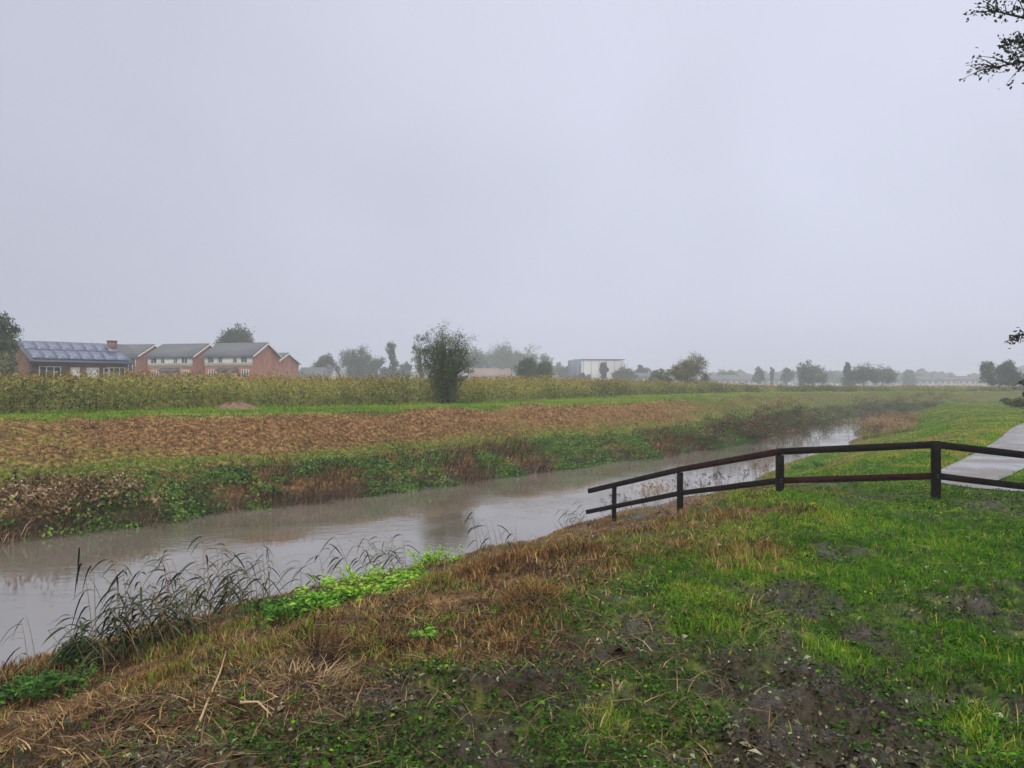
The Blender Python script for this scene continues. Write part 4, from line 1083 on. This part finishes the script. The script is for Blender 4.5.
# dead weeds with seed heads beyond the fence
def seed_weed(u, v, zz, h, label, n, seed, pale=.15, name='dead_weed'):
    global rs
    keep, rs = rs, np.random.RandomState(seed)
    X, Y = hit(u, v); z0 = gz(X, Y)
    root = empty(name, (X, Y, z0), 0, label, 'dead weeds', 'dead seeding weeds between the fence and the water')
    st, hd = Soup(), Soup()
    for i in range(n):
        wd = 1+max(0, n-26)/60; b = np.array([rs.normal(0, .38)*wd, rs.normal(0, .3)*wd, -.05]); H = h*rs.uniform(.6, 1.1)
        P = np.array([b, b+[rs.normal(0, .04), 0, H*.5], b+[rs.normal(0, .12), rs.normal(0, .05), H]])
        tube(st, P, [.006, .005, .003], 4, .3+pale)
        for j in range(6):
            q = rs.uniform(.45, 1); p = P[0]+(P[2]-P[0])*q; e = p+np.array([rs.normal(0, .09), rs.normal(0, .06), rs.uniform(.05, .16)])
            tube(st, [p, e], [.003, .002], 3, .3+pale)
            k_ = 9; sz_ = .03 if n <= 26 else .07; leaves(hd, e+rs.normal(0, .018 if n <= 26 else .05, (k_, 3)), sz_, sz_*.6, rs.normal(size=(k_, 3)), np.clip(rs.normal(.12+pale, .12, k_), 0, 1))
    st.build('stalks', M['dead'], root); hd.build('seed_head', M['dead'], root); rs = keep
seed_weed(628, 506, -1.25, .55, 'dark dead weeds behind the fence beside its thin end post', 9, 41)
seed_weed(655, 500, -1.2, .75, 'pinkish pale dry weeds rising behind the rails left of the second post', 26, 42, .55)
seed_weed(700, 492, -1.1, .55, 'dark seeding weeds just right of the second post', 12, 43)
seed_weed(728, 484, -1.1, .6, 'dark seeding weeds midway between two tall posts', 14, 44)
seed_weed(757, 476, -1.1, .6, 'pale pinkish dry weeds just left of the third post', 22, 45, .5)
seed_weed(866, 440, -1.2, 1.0, 'dark leggy weeds at the water edge beyond the top rail', 26, 46, .05)
seed_weed(886, 435, -1.0, .9, 'tall pinkish dry weeds on the near bank where the river narrows', 90, 47, .7)
seed_weed(898, 426, -1.0, .8, 'pale dry weeds farther along the near bank, before the river bend', 80, 48, .6)

# bright ferny plants on the near edge
def ferny(u, v, zz, label, size, n, seed, tint=.6):
    global rs
    keep, rs = rs, np.random.RandomState(seed)
    X, Y = hit(u, v); z0 = gz(X, Y)
    root = empty('leafy_plant', (X, Y, z0), 0, label, 'plant', 'bright green leafy plants at the near waterline')
    st, lf = Soup(), Soup()
    for i in range(n):
        az = rs.uniform(0, 2*PI); L = size*rs.uniform(.6, 1.15); el = rs.uniform(.35, 1.2)
        b = np.array([rs.normal(0, size*.45), rs.normal(0, size*.35), 0])
        t = np.linspace(0, 1, 6)
        P = b+np.column_stack([np.cos(az)*L*t*np.cos(el), np.sin(az)*L*t*np.cos(el), L*t*np.sin(el)-L*.35*t**2.2])
        tube(st, P, np.linspace(.004, .0015, 6), 3, .4)
        k_ = 15; q = rs.uniform(.2, 1.0, k_)
        PP = np.column_stack([np.interp(q*5, np.arange(6), P[:, c]) for c in range(3)])+rs.normal(0, .02, (k_, 3))
        l = rs.uniform(.04, .085, k_)*(1.2-.5*q); leaves(lf, PP, l, l*.5, rs.normal(0, .35, (k_, 3))+[0, 0, 1], np.clip(tint+rs.normal(0, .16, k_), 0, 1))
    st.build('fronds', M['ivy'], root); lf.build('foliage', M['bright'], root); rs = keep
FPL = [(262,614,-1.15,'darker green leafy plant touching the right end of the reed bed',.34,40,.12),(286,614,-1.15,'low dark green leafy plant, second from the reed bed',.30,34,.3),(312,610,-1.15,'spreading light green leafy plant in the left half of the bright line',.26,40,.6),
       (338,606,-1.2,'low green feathery plant just left of the big yellow-green one',.22,34,.45),(363,598,-1.2,'big yellow-green feathery plant in the middle of the line',.42,64,.95),
       (390,588,-1.2,'small mid green plant between the two brightest clumps',.20,30,.4),(410,580,-1.25,'bright mounded plant second from the right end of the line',.36,50,.75),(434,565,-1.3,'rightmost and highest of the bright leafy plants over the water',.44,56,.9)]
for i, (u, v, zz, lb, sz, n, ti) in enumerate(FPL): ferny(u, v, zz, lb, sz*.85 if i not in (4, 7) else sz*1.15, n, 60+i, ti)
ferny(800, 468, -1.2, 'bright green leafy plant behind the tall third post', .4, 40, 80, .5)
ferny(820, 466, -1.0, 'low green leafy plant between the third post and the water', .35, 30, 81, .3)
ferny(430, 640, -.4, 'small bright sprig alone in the brown stubble', .09, 9, 82, .6)
ferny(30, 697, -1.05, 'dark green grassy plant at the left edge above the stubble', .32, 60, 83, .15)
ferny(62, 690, -1.05, 'dark green plant between the left edge and the mossy mound', .28, 50, 84, .1)

# mossy mound and other humps in the near bank
def mound(u, v, zz, rx, ry, h, label, cat, mat, leafmat, n, seed, name, tint=(.4, .2), lsize=.04):
    global rs
    keep, rs = rs, np.random.RandomState(seed)
    X, Y = hit(u, v); z0 = gz(X, Y); root = empty(name, (X, Y, z0), rs.uniform(0, 6), label, cat)
    s = Soup(); na_, m = 20, 8; V = []
    for i in range(m):
        for j in range(na_):
            a = 2*PI*j/na_; t = i/(m-1); f = math.cos(t*PI/2)**.8*(1+.22*math.sin(2*a+1)+.12*math.sin(5*a)+.1*rs.normal())
            V.append((rx*f*math.cos(a), ry*f*math.sin(a), h*math.sin(t*PI/2)*(1+.06*rs.normal())-.05))
    s.add(V, np.array([(i*na_+j, i*na_+(j+1) % na_, (i+1)*na_+(j+1) % na_, (i+1)*na_+j) for i in range(m-1) for j in range(na_)]), .3)
    s.build('core', M[mat], root, smooth=True)
    s = Soup(); d = rs.normal(size=(n, 3)); d[:, 2] = np.abs(d[:, 2]); d /= np.linalg.norm(d, axis=1)[:, None]
    P = d*[rx, ry, h]*rs.uniform(.95, 1.3, (n, 1))
    hh = rs.uniform(.5, 1.6, n)*lsize
    if leafmat == 'straw' or leafmat == 'dead':
        blades(s, P-[0, 0, .02], rs.uniform(-.3, 1.2, n)*lsize, .005, rs.uniform(.3, 1.5, n)*lsize*1.6, np.arctan2(d[:, 1], d[:, 0])+rs.normal(0, .5, n), tint=np.clip(rs.normal(*tint, n), 0, .95))
    else: leaves(s, P, hh, hh*.6, d+rs.normal(0, .4, d.shape), np.clip(rs.normal(*tint, n), 0, 1))
    s.build('growth', M[leafmat], root); rs = keep
M['peat'] = plain('peat', (.02,.014,.01), .8, .2, 12., .5)
mound(78, 668, -1.0, .20, .18, .24, 'mossy brown mound standing up at the water edge left of the reeds', 'mound', 'peat', 'ivy', 2200, 91, 'mossy_mound', (.25, .2), .03)
mound(320, 668, -.4, .12, .11, .14, 'dark hollow tussock with dry grass spilling from it', 'tussock', 'peat', 'dead', 500, 92, 'grass_tussock', (.35, .25), .12)
mound(300, 690, -.3, .22, .2, .08, 'pale straw tussock in front of the dark hollow one', 'tussock', 'peat', 'dead', 800, 93, 'grass_tussock', (.72, .2), .08)
mound(535, 604, -.5, .28, .2, .09, 'tangled brown grass tussock halfway up the stubble slope', 'tussock', 'peat', 'straw', 1300, 94, 'grass_tussock', (.35, .2), .07)

# brambles on the banks
def bramble(u, v, zz, W, Hh, label, n, seed, tint=.4, mat='dead', mixg=.35, name='bramble_bush'):
    global rs
    keep, rs = rs, np.random.RandomState(seed)
    X, Y = hit(u, v); z0 = gz(X, Y); root = empty(name, (X, Y, z0), 0, label, 'bush', 'scrubby bushes on the river banks')
    st, lf = Soup(), Soup()
    for i in range(26):
        a = rs.uniform(0, 2*PI); o = W*.5*rs.uniform(.3, 1); b = np.array([rs.normal(0, W*.15), rs.normal(0, W*.1), -.1])
        e = b+np.array([math.cos(a)*o, math.sin(a)*o*.7, Hh*rs.uniform(.3, 1.05)]); m = (b+e)/2+[0, 0, Hh*.25]
        tube(st, [b, m, e], [.014, .01, .004], 4, .3)
    k_ = n//40
    cc = np.column_stack([rs.normal(0, W*.24, k_), rs.normal(0, W*.17, k_), np.abs(rs.normal(0, .42, k_))*Hh])
    cc[:, 2] = np.minimum(cc[:, 2], Hh*np.sqrt(np.clip(1.05-(cc[:, 0]/(W*.55))**2, .05, 1)))
    P = np.repeat(cc, 40, 0)+rs.normal(0, .13, (k_*40, 3))*[1.2, 1.2, .9]
    ti = np.repeat(np.clip(rs.normal(tint, .18, k_), 0, 1), 40)+rs.normal(0, .1, k_*40)
    l = rs.uniform(.06, .13, len(P)); g = np.repeat(rs.rand(k_) < mixg, 40)
    leaves(lf, P[~g], l[~g], l[~g]*.5, rs.normal(size=P[~g].shape)+[0, -.3, .4], np.clip(ti[~g], 0, 1))
    st.build('twigs', M['dead'], root); lf.build('dry_foliage', M['dead'], root)
    if g.any():
        lf2 = Soup(); leaves(lf2, P[g], l[g], l[g]*.6, rs.normal(size=P[g].shape)+[0, -.3, .4], np.clip(ti[g], 0, 1)); lf2.build('green_foliage', M['ivy'], root)
    rs = keep
bramble(784, 433, -.9, 4.6, 2.5, 'tallest scrubby brown bush on the far bank, right of centre', 9000, 101, .28, mixg=.22)
bramble(745, 440, -.9, 5.0, 1.4, 'wide low brown bush left of the tallest bank bush', 6400, 102, .3, mixg=.3)
bramble(816, 425, -.9, 4.2, 1.1, 'low scrubby bush tapering right of the tallest bank bush', 6400, 103, .3, mixg=.35)
bramble(700, 446, -1.1, 3.4, 1.0, 'low green and brown scrub left of the wide low bank bush', 2600, 104, .35, mixg=.55)
bramble(872, 414, -.5, 5.5, 1.9, 'hazy dark bush at the far bend of the river', 6000, 105, .22, mixg=.3)
bramble(925, 407, -.1, 9, 1.7, 'far low scrub on the bank past the river bend', 3800, 106, .2, mixg=.35)
bramble(848, 419, -.8, 5, 1.7, 'small green scrub between the bank bushes and the river bend', 2600, 107, .3, mixg=.7)
bramble(900, 412, -.4, 6, 1.7, 'green scrub in the haze behind the near bank crest', 2600, 108, .3, mixg=.6)
bramble(38, 505, -1.1, 3.2, .55, 'heap of dead reed stalks on the far bank at the left edge', 3000, 109, .6, mixg=.0, name='reed_heap')
bramble(100, 498, -1.1, 2.2, .45, 'smaller stalk heap where the left heap meets green leaves', 1600, 110, .55, mixg=.25, name='reed_heap')

# branch lying in the foreground and loose sticks
def stick(pts, r, label, name='fallen_branch', tint=.2, fork=None):
    P = []
    for (u, v, up) in pts:
        X, Y = hit(u, v)
        P.append((X, Y, gz(X, Y)+up))
    P = np.array(P); o0 = P[0].copy(); s = Soup()
    tube(s, P-o0, np.linspace(r, r*.45, len(P)), 7, tint)
    if fork is not None:
        Q = []
        for (u, v, up) in fork:
            X, Y = hit(u, v); Q.append((X, Y, gz(X, Y)+up))
        tube(s, np.array(Q)-o0, np.linspace(r*.7, r*.3, len(Q)), 6, .95)
    o = s.build(name, M['dead'], smooth=True); o.location = o0
    tag(o, label, 'branch'); return o
stick([(228,712,.05),(245,716,.05),(262,735,.03),(285,748,.03),(300,762,.03)], .012, 'dark curved branch lying at the bottom left of the photo', tint=.12, fork=[(240,714,.05),(258,712,.05),(272,722,.03)])
stick([(196,735,.01),(206,712,.03),(220,690,.10),(226,672,.14)], .008, 'pale upright broken stalk left of the dark curved branch', tint=.9)
stick([(16,742,.02),(26,758,.03)], .007, 'short pale stick at the bottom left corner', tint=.95)
stick([(300,725,.02),(330,732,.03),(352,744,.02)], .006, 'thin brown stick right of the dark curved branch', tint=.6)
stick([(0,610,.5),(30,622,.42),(62,638,.3),(80,655,.1)], .005, 'long thin bare cane arching over the water at the left edge', name='bare_cane', tint=.15)

# ------------------------------------------------------------------ haze
s = Soup(); box(s, -1000, 1000, -1000, 1000, -4.0, 16.5)
hm = bpy.data.materials.new('haze_air'); hm.use_nodes = True; nt = hm.node_tree; nt.nodes.clear()
pv = nt.nodes.new('ShaderNodeVolumePrincipled'); pv.inputs['Color'].default_value = (.84,.90,1.0,1); pv.inputs['Density'].default_value = .0017; pv.inputs['Anisotropy'].default_value = 0.
ou = nt.nodes.new('ShaderNodeOutputMaterial'); nt.links.new(pv.outputs[0], ou.inputs['Volume'])
hz = s.build('haze', hm); tag(hz, 'pale grey misty rain haze over the whole scene', 'haze', kind='stuff')

# ------------------------------------------------------------------ sky, sun, camera
SUN_EL, SUN_AZ = 50, 200
w = bpy.data.worlds.new('World'); scene.world = w; w.use_nodes = True; nt = w.node_tree
bg = nt.nodes['Background']; bg.inputs[1].default_value = .113
sky = nt.nodes.new('ShaderNodeTexSky'); sky.sky_type = 'NISHITA'; sky.sun_disc = False
sky.sun_elevation = R(SUN_EL); sky.sun_rotation = R(SUN_AZ); sky.dust_density = 4.
tc = nt.nodes.new('ShaderNodeTexCoord'); sp = nt.nodes.new('ShaderNodeSeparateXYZ'); nt.links.new(tc.outputs['Generated'], sp.inputs[0])
cr = ramp(nt, [(0,(.53,.55,.67)),(.10,(.55,.57,.685)),(.30,(.555,.575,.685)),(.46,(.565,.585,.695)),(.60,(1.35,1.3,1.2)),(1,(2.1,2.0,1.8))])
nt.links.new(sp.outputs[2], cr.inputs[0])
no = nt.nodes.new('ShaderNodeTexNoise'); no.inputs['Scale'].default_value = 1.6; no.inputs['Detail'].default_value = 3.; no.inputs['Roughness'].default_value = .45; nt.links.new(tc.outputs['Generated'], no.inputs['Vector'])
mr = nt.nodes.new('ShaderNodeMapRange'); mr.inputs['From Min'].default_value = .3; mr.inputs['From Max'].default_value = .7; mr.inputs['To Min'].default_value = 8.9; mr.inputs['To Max'].default_value = 11.1; nt.links.new(no.outputs['Fac'], mr.inputs[0])
# the left of the sky is a little darker, as in the photo
ax = nt.nodes.new('ShaderNodeMapRange'); ax.inputs['From Min'].default_value = -.6; ax.inputs['From Max'].default_value = .5; ax.inputs['To Min'].default_value = .84; ax.inputs['To Max'].default_value = 1.06
nt.links.new(sp.outputs[0], ax.inputs[0])
mm_ = nt.nodes.new('ShaderNodeMath'); mm_.operation = 'MULTIPLY'; nt.links.new(mr.outputs[0], mm_.inputs[0]); nt.links.new(ax.outputs[0], mm_.inputs[1])
sc_ = nt.nodes.new('ShaderNodeVectorMath'); sc_.operation = 'SCALE'; nt.links.new(cr.outputs[0], sc_.inputs[0]); nt.links.new(mm_.outputs[0], sc_.inputs['Scale'])
mx = nt.nodes.new('ShaderNodeMix'); mx.data_type = 'RGBA'; mx.inputs[0].default_value = .93
nt.links.new(sky.outputs[0], mx.inputs[6]); nt.links.new(sc_.outputs[0], mx.inputs[7]); nt.links.new(mx.outputs[2], bg.inputs[0])

sl = bpy.data.lights.new('sun', 'SUN'); sl.energy = 1.5; sl.angle = R(25); sl.color = (1, .94, .84)
so = bpy.data.objects.new('sun', sl); link(so)
so.rotation_euler = (R(90-SUN_EL), 0, R(180-SUN_AZ)); so.location = (0, 0, 30)

cam = bpy.data.cameras.new('camera'); co = bpy.data.objects.new('camera', cam); link(co)
co.location = (0, 0, CAMZ); co.rotation_euler = (R(90), 0, 0)
cam.sensor_width = 36; cam.lens = 36*F/1024; cam.clip_start = .05; cam.clip_end = 3000
scene.camera = co

scene.view_settings.view_transform = 'Standard'; scene.view_settings.look = 'None'; scene.view_settings.gamma = 1; scene.view_settings.exposure = .08
scene.render.engine = 'CYCLES'
cy = scene.cycles
cy.use_denoising = True; cy.denoiser = 'OPENIMAGEDENOISE'
cy.max_bounces = 5; cy.diffuse_bounces = 2; cy.glossy_bounces = 2; cy.transmission_bounces = 2; cy.volume_bounces = 0; cy.transparent_max_bounces = 4
cy.use_adaptive_sampling = True; cy.adaptive_threshold = .015
